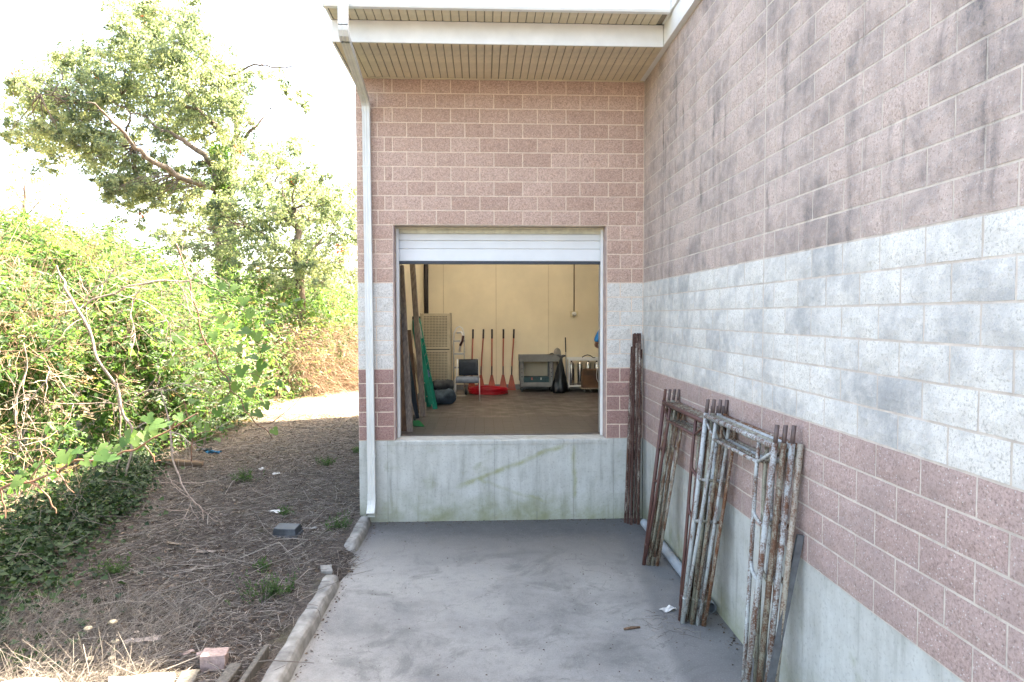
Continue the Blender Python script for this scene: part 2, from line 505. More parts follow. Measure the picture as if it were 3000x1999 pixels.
xs = np.concatenate([-np.geomspace(400, 15, 14), np.arange(-14, -4.35, .075), np.arange(-4.32, -3.3, .03), np.geomspace(3.3, 1, 3) * -1 + .2, np.geomspace(2, 400, 10)])
ys = np.concatenate([-np.geomspace(300, 8, 10), np.arange(-7.4, -2.6, .085), np.arange(-2.55, -.9, .04), np.arange(-.85, 10, .085), np.geomspace(10.4, 600, 24)])
GX, GY = np.meshgrid(xs, ys)
GZ = ground_z(GX, GY)
nx, ny = len(xs), len(ys)
idx = np.arange(nx * ny).reshape(ny, nx)
F = np.stack([idx[:-1, :-1], idx[:-1, 1:], idx[1:, 1:], idx[1:, :-1]], -1).reshape(-1, 4)
def soil_material():
    m = M('dry littered soil'); wd = m.coord('World'); p = m.sep(wd)
    n1 = m.noise(wd, 1.3, 5, .65); n2 = m.noise(wd, 13, 5, .75); n3 = m.noise(wd, 60, 4, .8)
    col = m.ramp(n2, [(.28, (.036, .030, .027)), (.52, (.082, .073, .066)), (.72, (.155, .138, .122))])
    col = m.mix(m.ramp(n3, [(.5, 0.0), (.68, .7)]), col, (.27, .22, .175))
    col = m.mix(m.ramp(n3, [(.3, .7), (.46, 0.0)]), col, (.035, .028, .022))
    col = m.mix(m.ramp(n1, [(.56, 0.0), (.72, .45)]), col, (.10, .105, .045))
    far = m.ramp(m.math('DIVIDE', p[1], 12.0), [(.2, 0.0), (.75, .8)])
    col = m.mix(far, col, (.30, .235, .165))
    return m.done(col, .95, m.bump(m.math('ADD', n2, m.math('MULTIPLY', n3, .7)), .9, .03), spec=.15)
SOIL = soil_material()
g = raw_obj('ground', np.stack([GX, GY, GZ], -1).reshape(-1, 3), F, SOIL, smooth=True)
tag(g, 'dry brown soil yard littered with twigs beside the driveway', 'ground', kind='structure')

mb = MB()
dx = np.linspace(-3.92, .10, 20); dy = np.linspace(-40, .02, 60)
V = [(x, y, 0.0) for y in dy for x in dx]
F = [(j * 20 + i, j * 20 + i + 1, (j + 1) * 20 + i + 1, (j + 1) * 20 + i) for j in range(59) for i in range(19)]
mb.add(V, F)
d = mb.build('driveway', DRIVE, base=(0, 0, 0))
tag(d, 'grey stained concrete driveway in front of the loading dock', 'driveway', kind='structure')

def kerb_piece(y0, y1, nose0, nose1, label):
    """rounded kerb running along Y, its ends worn down"""
    n = max(6, int(abs(y1 - y0) / .09))
    V = []; F = []
    prof0 = [(-.02, -.08), (-.012, .03), (.0, .10), (.018, .132), (.04, .145), (.08, .147), (.125, .144), (.142, .132), (.146, -.08)]
    m_ = len(prof0)
    for i in range(n + 1):
        t = i / n; y = y0 + (y1 - y0) * t
        s = 1.0
        if nose0: s = min(s, .35 + .65 * min(1, t * abs(y1 - y0) / .16) ** .5)
        if nose1: s = min(s, .35 + .65 * min(1, (1 - t) * abs(y1 - y0) / .16) ** .5)
        for (a, z) in prof0:
            j = .005 * math.sin(y * 7 + a * 20) + random.uniform(-.003, .003)
            V.append((-3.895 - a + j - (1 - s) * .05, y, z * s * .84 + (random.uniform(-.004, .004) if z > 0 else 0)))
    for i in range(n):
        for k in range(m_ - 1):
            F.append((i * m_ + k, i * m_ + k + 1, (i + 1) * m_ + k + 1, (i + 1) * m_ + k))
    F.append(tuple(range(m_ - 1, -1, -1))); F.append(tuple(n * m_ + k for k in range(m_)))
    mb = MB(); mb.add(V, F)
    o = mb.build('kerb', KERB)
    return tag(o, label, 'kerb', 'concrete kerb pieces along the driveway')
kerb_piece(-.10, -1.28, False, True, 'short broken kerb piece below the downspout at the dock wall')
kerb_piece(-2.12, -3.10, True, False, 'kerb piece with rounded worn end just past the soil gap')
kerb_piece(-3.112, -5.0, False, False, 'longest kerb piece, nearest the camera beside the grey board')
kerb_piece(-5.012, -9.0, False, False, 'kerb piece running out of the picture toward the viewer')

# ------------------------------------------------------------------ loading dock wing
wing = thing('dock_building', (-2.0, 0, 0), 'rose and white block loading dock wing with a half open white overhead door', 'building')
hall = thing('hall_building', (0.0, -8.0, 0), 'long weathered rose and white block building wall on the right', 'building')

OX0, OX1, OZ1 = -3.56, -.528, H0 + 15 * CH
# concrete foundation with a chamfered sill nosing
mb = MB()
mb.box(-4.06, -.002, .004, .30, -.2, H0 - .07)
found = mb.build('foundation', CONC, wing)
mb = MB(); mb.box(-4.06, -3.58, .002, .30, H0 - .068, H0 - .004); mb.build('foundation_top', CONC, wing)
mb = MB(); mb.box(-.51, -.003, .002, .30, H0 - .068, H0 - .004); mb.build('foundation_top', CONC, wing)
mb = MB()
V = [(-3.578, .30, H0 - .068), (-3.578, -.004, H0 - .068), (-3.578, -.004, H0 - .02), (-3.578, .018, H0 - .002), (-3.578, .30, H0 + .004)]
V += [(-.512, y, z) for _, y, z in V]
mb.add(V, [(0, 1, 2, 3, 4), (9, 8, 7, 6, 5), (0, 5, 6, 1), (1, 6, 7, 2), (2, 7, 8, 3), (3, 8, 9, 4), (4, 9, 5, 0)])
mb.build('sill', CONC, wing)
mb = MB()   # left side foundation
mb.box(-4.058, -3.76, .30, 9.8, -.2, H0 - .004); mb.build('foundation', CONC, wing)

# backing / mortar sheets
REC = .0005
mb = MB()
mb.box(-4.06 + REC, OX0 + REC, REC, .19, H0, OZ1)
mb.box(OX1 - REC, .0, REC, .19, H0, OZ1)
mb.box(-4.06 + REC, .0, REC, .19, OZ1, SOF)
wall_front = mb.build('front_wall', MORTAR, wing)
mb = MB(); mb.box(-4.06 + REC, -3.86, .19, 9.8, H0, SOF + .2)
wall_side = mb.build('side_wall', MORTAR, wing)
mb = MB(); mb.box(REC, .20, -16.0, 0.0, H0, SOF + .3)
wall_right = mb.build('long_wall', MORTAR_G, hall)

def block_mesh_data(L, seed, edge_round=0.0):
    r = np.random.default_rng(seed)
    h = CH - .0135; l = L - .0135
    nx_ = max(2, int(round(L / .075))); nz_ = 3
    V = []; F = []
    for j in range(nz_ + 1):
        for i in range(nx_ + 1):
            bx = i in (0, nx_); bz = j in (0, nz_)
            y = -.0015 if (bx or bz) else -.003 - r.uniform(0, .008)
            if bx or bz: y += r.uniform(-.0012, .0012)
            V.append((-l / 2 + l * i / nx_ + (0 if bx else r.uniform(-.012, .012)) + (r.uniform(-.0015, .0015) if bx else 0), y,
                      -h / 2 + h * j / nz_ + (0 if bz else r.uniform(-.01, .01)) + (r.uniform(-.0015, .0015) if bz else 0)))
    for j in range(nz_):
        for i in range(nx_):
            a = j * (nx_ + 1) + i
            F.append((a, a + 1, a + nx_ + 2, a + nx_ + 1))
    rim = [i for i in range(nx_ + 1)] + [(j) * (nx_ + 1) + nx_ for j in range(1, nz_ + 1)] + \
          [nz_ * (nx_ + 1) + i for i in range(nx_ - 1, -1, -1)] + [j * (nx_ + 1) for j in range(nz_ - 1, 0, -1)]
    n0 = len(V)
    for q in rim: V.append((V[q][0], .016, V[q][2]))
    m_ = len(rim)
    for k in range(m_):
        F.append((rim[k], n0 + k, n0 + (k + 1) % m_, rim[(k + 1) % m_]))
    return V, F
BLOCKS = {}
def block_mesh(L, mat, seed):
    key = (round(L, 3), mat.name, seed)
    if key not in BLOCKS:
        V, F = block_mesh_data(L, seed * 31 + int(L * 1000))
        me = bpy.data.meshes.new('block'); me.from_pydata(V, [], F); me.update(); me.materials.append(mat)
        BLOCKS[key] = me
    return BLOCKS[key]

def rows_of(joints, lo, hi):
    js = sorted([j for j in joints if lo + .05 < j < hi - .05])
    e = [lo] + js + [hi]
    return list(zip(e[:-1], e[1:]))

def course_mat(k, weather):
    if k >= 11: return PINK_W if weather else PINK
    if k >= 5: return WHITE_W if weather else WHITE
    return PINK_WL if weather else PINK_LOW

def place_block(parent, L, mat, pos, rotz, seed):
    o = bpy.data.objects.new('block', block_mesh(L, mat, seed))
    COL.objects.link(o); o.parent = parent
    o.location = Vector(np.array(pos) - base_of(parent)); o.rotation_euler = (0, 0, rotz)
    return o

# front wall blocks
for k in range(25):
    zc = H0 + (k + .5) * CH
    odd = [-.104 - BL * n for n in range(10)]
    even = [-.303 - BL * n for n in range(9)] + [-3.667]
    if k >= 15:
        spans = rows_of(odd if k % 2 else even, -4.062, -.002)
    else:
        spans = rows_of([-3.80] if k % 2 else [-3.86], -4.062, OX0) + rows_of([-.17] if k % 2 else [-.335], OX1, -.002)
    for a, b in spans:
        if b - a < .03: continue
        place_block(wall_front, b - a, course_mat(k, False), ((a + b) / 2, 0, zc), 0, random.randrange(6))
# reveal blocks of the opening jambs are the wall ends; left flank of the wing
def joined_blocks(name, specs, parent, axis_rot):
    groups = {}
    for L, mat, pos, rz, seed in specs:
        groups.setdefault(mat.name, (mat, []))[1].append((L, pos, rz, seed))
    out = []
    for mat, lst in groups.values():
        mb = MB()
        for L, pos, rz, seed in lst:
            V, F = block_mesh_data(L, seed * 31 + int(L * 1000))
            c, s_ = math.cos(rz), math.sin(rz)
            mb.add([(pos[0] + c * x - s_ * y, pos[1] + s_ * x + c * y, pos[2] + z) for x, y, z in V], F)
        o = mb.build(name, mat, parent); o['kind'] = 'stuff'; out.append(o)
    return out
sp = []
for k in range(25):
    zc = H0 + (k + .5) * CH
    for a, b in rows_of([.2 * (k % 2) + BL * n for n in range(25)], .012, 9.8):
        sp.append((b - a, course_mat(k, False), (-4.062, (a + b) / 2, zc), -math.pi / 2, random.randrange(6)))
joined_blocks('flank_blocks', sp, wall_side, 0)

# right wall blocks; the 300 that show largest become objects
YC = -4.142
cand = []
for k in range(25):
    zc = H0 + (k + .5) * CH
    off = .2032 if k % 2 else 0.0
    near = [YC - off - BL * n for n in range(40)]
    far = [YC + off + BL * n for n in range(12)]
    for a, b in rows_of(near, -16.0, YC - .004) + rows_of(far, YC + .004, -.006):
        c = np.array((0, (a + b) / 2, zc))
        dv = c - CAM; dz = dv @ _f
        area = 0
        if dz > .5:
            px = dv @ _r / dz * 1555.2 + 1176.5; py = 784 - dv @ _u / dz * 1555.2
            if -40 < px < 2460 and -60 < py < 1640:
                area = abs(dv[0]) / dz ** 3
        cand.append((area, b - a, course_mat(k, True), (0.0, (a + b) / 2, zc), -math.pi / 2, random.randrange(6)))
cand.sort(key=lambda c: -c[0])
for c in cand[:300]:
    place_block(wall_right, c[1], c[2], c[3], c[4], c[5])
joined_blocks('far_blocks', [c[1:] for c in cand[300:]], wall_right, 0)

mb = MB(); mb.box(.006, .30, -16.0, .0, -.2, H0 - .003)
mb.build('foundation', CONC, hall)
# remaining shell of the hall so that it casts its shadow
mb = MB(); mb.box(.2, 14, -16.2, -16.0, 0, SOF + .3); mb.build('end_wall', MORTAR_G, hall)
mb = MB(); mb.box(13.8, 14, -16.0, 9.8, 0, SOF + .3); mb.build('outer_wall', MORTAR_G, hall)
mb = MB(); mb.box(-3.85, 13.8, 9.6, 9.8, 0, SOF + .3); mb.build('rear_wall', MORTAR_G, hall)

# eaves ----------------------------------------------------------------
mb = MB(); mb.box(-4.11, -.075, -1.27, -1.245, SOF - .012, SOF + .25)
mb.build('fascia', WHITE_METAL, wing, bevel=.003)
mb = MB(); mb.box(-4.11, -4.085, -1.245, 9.8, SOF - .012, SOF + .25)
mb.build('fascia', WHITE_METAL, wing)
mb = MB()   # gutter box with a rolled lip
prof = [(-1.60, SOF + .235), (-1.66, SOF + .235), (-1.675, SOF + .26), (-1.675, SOF + .40), (-1.69, SOF + .405), (-1.69, SOF + .43), (-1.60, SOF + .43)]
V = [(x, y, z) for x in (-4.125, -.10) for y, z in prof]; n = len(prof)
mb.add(V, [tuple(range(n)), tuple(range(2 * n - 1, n - 1, -1))] + [(i, n + i, n + (i + 1) % n, (i + 1) % n) for i in range(n)])
mb.build('gutter', GUTTER, wing)
mb = MB(); mb.box(-4.12, -4.09, -1.60, 9.8, SOF + .25, SOF + .42); mb.build('fascia', WHITE_METAL, wing)
sofb = MB(); sofb.box(-4.085, -.003, -1.245, -.004, SOF + .012, SOF + .03)
soffit = sofb.build('soffit', SOFFIT_D, wing)
sofb2 = MB(); sofb2.box(-4.09, -.10, -1.60, -1.275, SOF + .262, SOF + .28)
soffit2 = sofb2.build('upper_soffit', SOFFIT_D, wing)
def strip_mesh(w, l):
    # a soffit strip with turned-up edges
    V = [(-w / 2, -l / 2, .012), (-w / 2, -l / 2, .004), (-w / 2 + .006, -l / 2, 0), (w / 2 - .006, -l / 2, 0), (w / 2, -l / 2, .004), (w / 2, -l / 2, .012)]
    V += [(x, l / 2, z) for x, _, z in V]
    F = [(i, i + 1, i + 7, i + 6) for i in range(5)] + [(0, 5, 4, 3, 2, 1)[::-1], (6, 7, 8, 9, 10, 11)[::-1]]
    me = bpy.data.meshes.new('soffit_panel'); me.from_pydata(V, [], F); me.update(); me.materials.append(SOFFIT); return me
s1 = strip_mesh(.089, 1.236); s2 = strip_mesh(.089, .322)
for i in range(40):
    x = -4.03 + i * .1005
    if x > -.05: break
    o = bpy.data.objects.new('soffit_panel', s1); COL.objects.link(o); o.parent = soffit
    o.location = Vector(np.array((x, -.625, SOF)) - base_of(soffit)); o.rotation_euler = (random.uniform(-.001, .001), random.uniform(-.012, .012), 0)
    if x < -.16:
        o = bpy.data.objects.new('soffit_panel', s2); COL.objects.link(o); o.parent = soffit2
        o.location = Vector(np.array((x, -1.438, SOF + .25)) - base_of(soffit2))
mb = MB(); mb.box(-4.08, -.02, -.035, -.012, SOF - .016, SOF - .002); mb.build('soffit_channel', SOFFIT, wing)
mb = MB()
SKX0, SKX1, SKY0, SKY1 = -3.0, -.5, 2.1, 4.6  # extents of an unseen roof opening added to brighten the room
mb.box(-4.12, .0, -1.62, SKY0, SOF + .435, SOF + .52); mb.box(-4.12, .0, SKY1, 9.8, SOF + .435, SOF + .52)
mb.box(-4.12, SKX0, SKY0, SKY1, SOF + .435, SOF + .52); mb.box(SKX1, .0, SKY0, SKY1, SOF + .435, SOF + .52)
wing_roof = mb.build('roof', ROOFM, wing)
def frosted():
    m = M('frosted skylight sheet'); t = m.n.new('ShaderNodeBsdfTranslucent'); t.inputs[0].default_value = (.80, .80, .78, 1)
    m.link(t.outputs[0], m.out.inputs['Surface']); return m.m
mb = MB(); mb.box(SKX0 - .05, SKX1 + .05, SKY0 - .05, SKY1 + .05, SOF + .56, SOF + .565); mb.build('skylight', frosted(), wing_roof)  # added translucent sheet, out of view, lets daylight into the room
mb = MB()
for x0, x1, y0, y1 in ((SKX0 - .04, SKX0, SKY0, SKY1), (SKX1, SKX1 + .04, SKY0, SKY1), (SKX0 - .04, SKX1 + .04, SKY0 - .04, SKY0), (SKX0 - .04, SKX1 + .04, SKY1, SKY1 + .04)):
    mb.box(x0, x1, y0, y1, 6.25, SOF + .558)
mb.build('skylight_curb', WHITE_METAL, wing_roof)
# hall eave: white fascia hugging the wall
mb = MB(); mb.box(-.07, .004, -16.2, -.006, SOF + .002, SOF + .25); mb.build('fascia', WHITE_METAL, hall)
mb = MB(); mb.box(-.095, .004, -16.2, -1.28, SOF + .254, SOF + .75); mb.build('fascia', WHITE_METAL, hall, bevel=.004)
ROOF_HALL = MB(); ROOF_HALL.box(-.09, 14.1, -16.2, -.02, SOF + .755, SOF + .82); ROOF_HALL.box(.004, 14.1, -.02, 9.8, SOF + .755, SOF + .82)
ROOF_HALL.build('roof', ROOFM, hall)
mb = MB(); mb.box(.004, .03, -1.2, 9.8, SOF + .54, SOF + .75); mb.build('step_wall', WHITE_METAL, hall)

# downspout -------------------------------------------------------------
ds = thing('downspout', (-3.87, -.08, .1), 'white corrugated downspout bent from the gutter down the wall corner', 'downspout')
def spout(name, pts, w=.105, dpt=.078):
    prof = []
    for sx, n_ in ((1, 0),):
        pass
    q = []
    for i in range(7):
        q.append((-w / 2 + w * i / 6, -dpt / 2 + (.005 if i in (2, 4) else 0)))
    for i in range(5):
        q.append((w / 2 - (.004 if i == 2 else 0), -dpt / 2 + dpt * (i + .5) / 5))
    for i in range(7):
        q.append((w / 2 - w * i / 6, dpt / 2))
    for i in range(5):
        q.append((-w / 2 + (.004 if i == 2 else 0), dpt / 2 - dpt * (i + .5) / 5))
    n = len(q); V = []; F = []
    P = [np.array(p, float) for p in pts]
    for i, p in enumerate(P):
        t = P[min(i + 1, len(P) - 1)] - P[max(i - 1, 0)]; t /= np.linalg.norm(t)
        a = np.array((1.0, 0, 0)); a = a - t * np.dot(a, t); a /= np.linalg.norm(a); b = np.cross(t, a)
        if b[1] < 0 or (abs(b[1]) < .3 and b[2] > 0): b = -b
        sc = 1.0
        for (u, v) in q: V.append(p + a * u * sc + b * v * sc)
    for i in range(len(P) - 1):
        for k in range(n):
            F.append((i * n + k, i * n + (k + 1) % n, (i + 1) * n + (k + 1) % n, (i + 1) * n + k))
    mb = MB(); mb.add(V, F)
    return mb.build(name, SPOUT, ds)
spout('upper_pipe', [(-3.875, -1.735, SOF + .46), (-3.875, -1.735, SOF - .01)], .108, .08)
spout('elbow', [(-3.875, -1.735, SOF - .012), (-3.875, -1.725, SOF - .05), (-3.876, -1.69, SOF - .09), (-3.878, -1.62, SOF - .115)], .110, .082)
spout('sloped_pipe', [(-3.878, -1.60, SOF - .12), (-3.905, -.17, SOF - .335)], .104, .077)
spout('elbow', [(-3.905, -.19, SOF - .332), (-3.905, -.12, SOF - .36), (-3.904, -.075, SOF - .41), (-3.903, -.066, SOF - .48)], .110, .082)
spout('lower_pipe', [(-3.903, -.066, SOF - .48), (-3.890, -.066, 3.2), (-3.877, -.066, .42)], .104, .077)
spout('outlet_elbow', [(-3.877, -.066, .43), (-3.877, -.075, .34), (-3.876, -.10, .27), (-3.875, -.15, .21), (-3.874, -.21, .165)], .112, .084)
for z in (5.0, 2.75, .95):
    mb = MB(); mb.box(-3.89 + (z - 3) * -.007 - .056, -3.89 + (z - 3) * -.007 + .056, -.109, -.020, z, z + .022); mb.build('strap', SPOUT, ds)

# ------------------------------------------------------------------ overhead door
door = thing('overhead_door', (-2.03, .28, H0), 'white sectional overhead door raised most of the way in the dock opening', 'overhead door')
for x0, x1 in ((OX0 + .002, OX0 + .016), (OX1 - .016, OX1 - .002)):
    mb = MB(); mb.box(x0, x1, .012, .19, H0 + .006, OZ1 - .002); mb.build('jamb', simple('painted jamb', (.45, .34, .31), .8), door)
mb = MB(); mb.box(OX0 + .018, OX0 + .060, .19, .225, H0 + .006, OZ1 - .03); mb.build('side_trim', WHITE_METAL, door, bevel=.004)
mb = MB(); mb.box(OX1 - .054, OX1 - .017, .19, .225, H0 + .006, OZ1 - .03); mb.build('side_trim', WHITE_METAL, door, bevel=.004)
mb = MB(); mb.box(OX0 + .018, OX1 - .018, .19, .222, OZ1 - .028, OZ1 - .004); mb.build('head_trim', simple('stained head trim', (.66, .60, .46), .6), door, bevel=.003)
mb = MB(); mb.box(OX0 + .002, OX1 - .002, .012, .24, OZ1 + .001, OZ1 + .006)
mb.build('lintel_plate', DARKM, door)
mb = MB(); mb.box(OX0 + .05, OX1 - .05, .235, .262, 4.13, OZ1 + .05); mb.build('top_seal', simple('stained top panel', (.62, .58, .44), .6), door, bevel=.004)
zz = [3.735, 3.915, 4.035, 4.155, 4.30]
for a, b in zip(zz[:-1], zz[1:]):
    mb = MB()
    yf = .268 if a < 3.9 else .272
    x0, x1 = OX0 + .04, OX1 - .04
    prof = [(yf + .004, a + .002), (yf, a + .007), (yf, b - .008), (yf + .004, b - .003), (yf + .04, b - .003), (yf + .04, a + .002)]
    n = len(prof)
    mb.add([(x, y, z) for x in (x0, x1) for y, z in prof], [tuple(range(n)), tuple(range(2 * n - 1, n - 1, -1))] + [(i, n + i, n + (i + 1) % n, (i + 1) % n) for i in range(n)])
    mb.build('door_panel', DOORW, door)
mb = MB(); mb.box(OX0 + .04, OX1 - .04, .262, .312, 3.692, 3.735); mb.build('bottom_seal', RUBBER, door, bevel=.005)
for x in (OX0 + .015, OX1 - .055):
    mb = MB(); mb.box(x, x + .04, .33, .36, H0 + .03, 4.5); mb.build('track', STEEL, door)

# ------------------------------------------------------------------ room behind the door
FZ = 1.19
YB = 6.40
room = thing('storage_room', (0, 3.3, 1.0), 'storage room with tan panelled walls and brown tile floor', 'room')
room['kind'] = 'structure'
mb = MB(); mb.box(-3.70, 5.0, .302, YB + .1, 1.0, FZ - .006)
floor = mb.build('floor', GROUT, room)
mb = MB(); mb.box(-3.66, 5.0, 2.01, YB, FZ - .006, FZ - .001); mb.build('far_tiles', FLOORIN, floor)
mb = MB(); mb.box(.325, 5.0, .302, 2.005, FZ - .006, FZ - .001); mb.build('side_tiles', FLOORIN, floor)
tm = bpy.data.meshes.new('tile')
bm = bmesh.new(); bmesh.ops.create_cube(bm, size=1)
for v in bm.verts: v.co = Vector((v.co.x * .146, v.co.y * .146, v.co.z * .008))
bm.to_mesh(tm); bm.free(); tm.materials.append(TILE)
for j in range(11):
    for i in range(26):
        x = -3.58 + i * .153; y = .40 + j * .153
        if x > .28: continue
        o = bpy.data.objects.new('tile', tm); COL.objects.link(o); o.parent = floor
        o.location = Vector(np.array((x, y, FZ - .0048 + random.uniform(-.0006, .0006))) - base_of(floor))
mb = MB(); mb.box(-3.86, 5.0, YB + .02, YB + .12, 1.0, 6.25); back = mb.build('back_wall', SEAM, room)
seams = [-3.66, -3.21, -1.97, -.73, .51, 1.75, 2.99, 5.0]
for a, b in zip(seams[:-1], seams[1:]):
    mb = MB(); mb.box(a + .004, b - .004, YB, YB + .02, FZ + .12, 6.2); mb.build('wall_panel', PANEL, back)
mb = MB(); mb.box(-3.66, 5.0, YB - .012, YB + .018, FZ, FZ + .118); mb.build('cove_base', BASEB, back)
mb = MB(); mb.box(-3.86, -3.675, .20, YB + .02, 1.0, 6.25); left = mb.build('left_wall', SEAM, room)
ly = [.31, 1.0, 2.24, 3.48, 4.72, 5.96, YB]
for a, b in zip(ly[:-1], ly[1:]):
    mb = MB(); mb.box(-3.675, -3.655, a + .004, b - .004, FZ + .12, 6.2); mb.build('wall_panel', PANEL, left)
mb = MB(); mb.box(-3.675, -3.645, .31, YB - .013, FZ, FZ + .118); mb.build('cove_base', BASEB, left)
mb = MB(); mb.box(5.0, 5.1, .20, YB + .1, 1.0, 6.25); mb.build('right_wall', PANEL, room)
mb = MB(); mb.box(-3.86, OX0 - .01, .191, .30, H0, 6.25); mb.build('return_wall', INWHITE, room)
mb = MB(); mb.box(OX1 + .01, 5.0, .191, .30, H0, 6.25); mb.build('return_wall', INWHITE, room)
mb = MB(); mb.box(OX0 - .01, OX1 + .01, .31, .36, OZ1 + .3, 6.25); mb.build('return_wall', INWHITE, room)

mb = MB()
mb.box(-3.86, 5.1, .20, SKY0, 6.2, 6.248); mb.box(-3.86, 5.1, SKY1, YB + .1, 6.2, 6.248)
mb.box(-3.86, SKX0, SKY0, SKY1, 6.2, 6.248); mb.box(SKX1, 5.1, SKY0, SKY1, 6.2, 6.248)
mb.build('ceiling', INWHITE, room)

# ------------------------------------------------------------------ things in the room
def wood(name, c):
    return simple(name, c, .8, var=.3, scale=7, bump=.25, wear=tuple(x * .5 for x in c), stretch=(6, 6, .5))
W_GREY = wood('grey weathered wood', (.22, .18, .15)); W_BRN = wood('brown wood', (.19, .11, .065))
W_PALE = wood('pale wood', (.33, .26, .19)); W_DARK = wood('dark painted wood', (.03, .045, .055))
def plank(p0, p1, w, t, mat, label, up=(0, 1, 0)):
    mb = MB(); mb.beam(p0, p1, w, t, up)
    o = mb.build('plank', mat, bevel=.003)
    return tag(o, label, 'plank', 'planks leaning on the left wall of the room')
plank((-3.40, .58, FZ), (-3.615, 1.40, 3.75), .095, .038, W_GREY, 'tall grey plank nearest the opening, leaning on the left wall', (.3, 1, 0))
plank((-3.50, .68, FZ), (-3.62, 1.05, 2.95), .085, .036, W_BRN, 'brown plank behind the tall grey plank at the opening', (.3, 1, 0))
plank((-3.33, 2.10, FZ), (-3.60, 2.86, 4.25), .095, .042, W_GREY, 'longest grey brown plank reaching above the green ladder', (.3, 1, 0))
plank((-3.50, 2.55, FZ), (-3.625, 2.45, 2.69), .11, .03, W_BRN, 'reddish brown plank with a knot behind the longest plank', (.2, 1, 0))
plank((-3.44, 3.55, FZ), (-3.62, 3.22, 2.23), .05, .03, W_PALE, 'short pale plank between the longest plank and the green ladder', (.2, 1, 0))
plank((-3.43, 1.95, FZ), (-3.625, 1.95, 2.55), .085, .03, W_DARK, 'dark blue grey board between the brown planks', (.3, 1, 0))

# broom with a green brush head
br = thing('broom', (-3.36, 1.1, FZ), 'broom with pale handle and green brush head near the opening', 'broom')
mb = MB(); mb.tube([(-3.40, 1.20, FZ + .16), (-3.625, 1.75, 2.05)], .013, 8); mb.build('handle', W_PALE, br, True)
mb = MB(); mb.tube([(-3.385, 1.17, FZ + .05), (-3.402, 1.203, FZ + .17)], .017, 8); mb.build('socket', BLACKP, br, True)
mb = MB()
for i in range(9):
    a = i / 8 - .5
    mb.beam((-3.36 + a * .08, 1.13 - a * .03, FZ + .085), (-3.335 + a * .20, 1.10 - a * .06, FZ + .002), .024, .05, (0, 1, 0))
mb.build('bristles', simple('green bristles', (.012, .17, .04), .6), br)

# green step ladder, folded
GREEN = simple('green fibreglass', (.0, .27, .18), .45, var=.12, scale=6)
ld = thing('step_ladder', (-3.25, 3.2, FZ), 'folded green fibreglass step ladder leaning on the left wall', 'ladder')
def rail(b, t, mat=GREEN):
    mb = MB(); b = np.array(b); t = np.array(t)
    mb.beam(b, t, .085, .012, (.3, 1, 0))
    n = np.cross((t - b) / np.linalg.norm(t - b), (.3, 1, 0)); n /= np.linalg.norm(n)
    for s_ in (-1, 1):
        mb.beam(b + n * s_ * .0395, t + n * s_ * .0395, .006, .034, (.3, 1, 0))
    return mb.build('rail', mat, ld, bevel=.0015)
A0, A1 = np.array((-3.19, 3.07, FZ)), np.array((-3.545, 3.52, 2.88))
B0, B1 = np.array((-3.33, 3.42, FZ)), np.array((-3.63, 3.62, 2.88))
rail(A0, A1); rail(B0, B1)
rail(A0 + (-.07, -.04, .10), A1 + (-.05, -.05, 0)); rail(B0 + (-.05, -.04, .10), B1 + (-.01, -.03, -.03))
for i in range(6):
    t = (i + .8) / 6.6
    mb = MB(); mb.beam(A0 + (A1 - A0) * t, B0 + (B1 - B0) * t, .075, .022, (0, 0, 1)); mb.build('step', STEEL, ld)
mb = MB(); mb.beam(A1 + (0, 0, .02), B1 + (0, 0, .02), .13, .06); mb.build('top_cap', W_DARK, ld, bevel=.006)
for t, h in ((.78, .10), (.88, .07)):
    p = A0 + (A1 - A0) * t + (.0, -.012, 0); q = A0 + (A1 - A0) * (t + h) + (.0, -.012, 0)
    mb = MB(); mb.beam(p, q, .05, .006, (.3, 1, 0)); mb.build('warning_label', simple('pale label', (.55, .58, .56), .5), ld)
mb = MB(); mb.beam(A0 + (A1 - A0) * .35 + (0, -.010, 0), A0 + (A1 - A0) * .43 + (0, -.010, 0), .035, .006, (.3, 1, 0)); mb.build('maker_label', simple('blue label', (.25, .33, .55), .5), ld)
for t in (.42, .52, .62, .74):
    mb = MB(); p = A0 + (A1 - A0) * t; mb.tube([p + (.0, -.02, -.09), p + (.035, -.02, .0)], .006, 6); mb.build('spreader', STEEL, ld)

# perforated cabinet
cb = thing('perforated_cabinet', (-3.33, 5.45, FZ), 'tall perforated metal cabinet on casters behind the green ladder', 'cabinet')
CX0, CX1, CY0, CY1, CZ0, CZ1 = -3.64, -3.005, 5.18, 5.78, 1.31, 2.99
def perforated(x0, x1, z0, z1, y, nc, nr, hole):
    mb = MB(); mgx, mgz = .045, .04
    gx = np.linspace(x0 + mgx, x1 - mgx, nc + 1); gz = np.linspace(z0 + mgz, z1 - mgz, nr + 1)
    mb.box(x0, x0 + mgx, y, y + .003, z0, z1); mb.box(x1 - mgx, x1, y, y + .003, z0, z1)
    mb.box(x0 + mgx, x1 - mgx, y, y + .003, z0, z0 + mgz); mb.box(x0 + mgx, x1 - mgx, y, y + .003, z1 - mgz, z1)
    for i in range(nc):
        for j in range(nr):
            a, b, c, d_ = gx[i], gx[i + 1], gz[j], gz[j + 1]
            w, h = (b - a) * (1 - hole) / 2, (d_ - c) * (1 - hole) / 2
            V = [(a, y, c), (b, y, c), (b, y, d_), (a, y, d_), (a + w, y, c + h), (b - w, y, c + h), (b - w, y, d_ - h), (a + w, y, d_ - h)]
            mb.add(V, [(0, 1, 5, 4), (1, 2, 6, 5), (2, 3, 7, 6), (3, 0, 4, 7)])
    return mb.build('perforated_panel', BRASSY, cb)
perforated(CX0 + .02, CX1 - .012, 2.215, CZ1 - .012, CY0, 16, 20, .56)
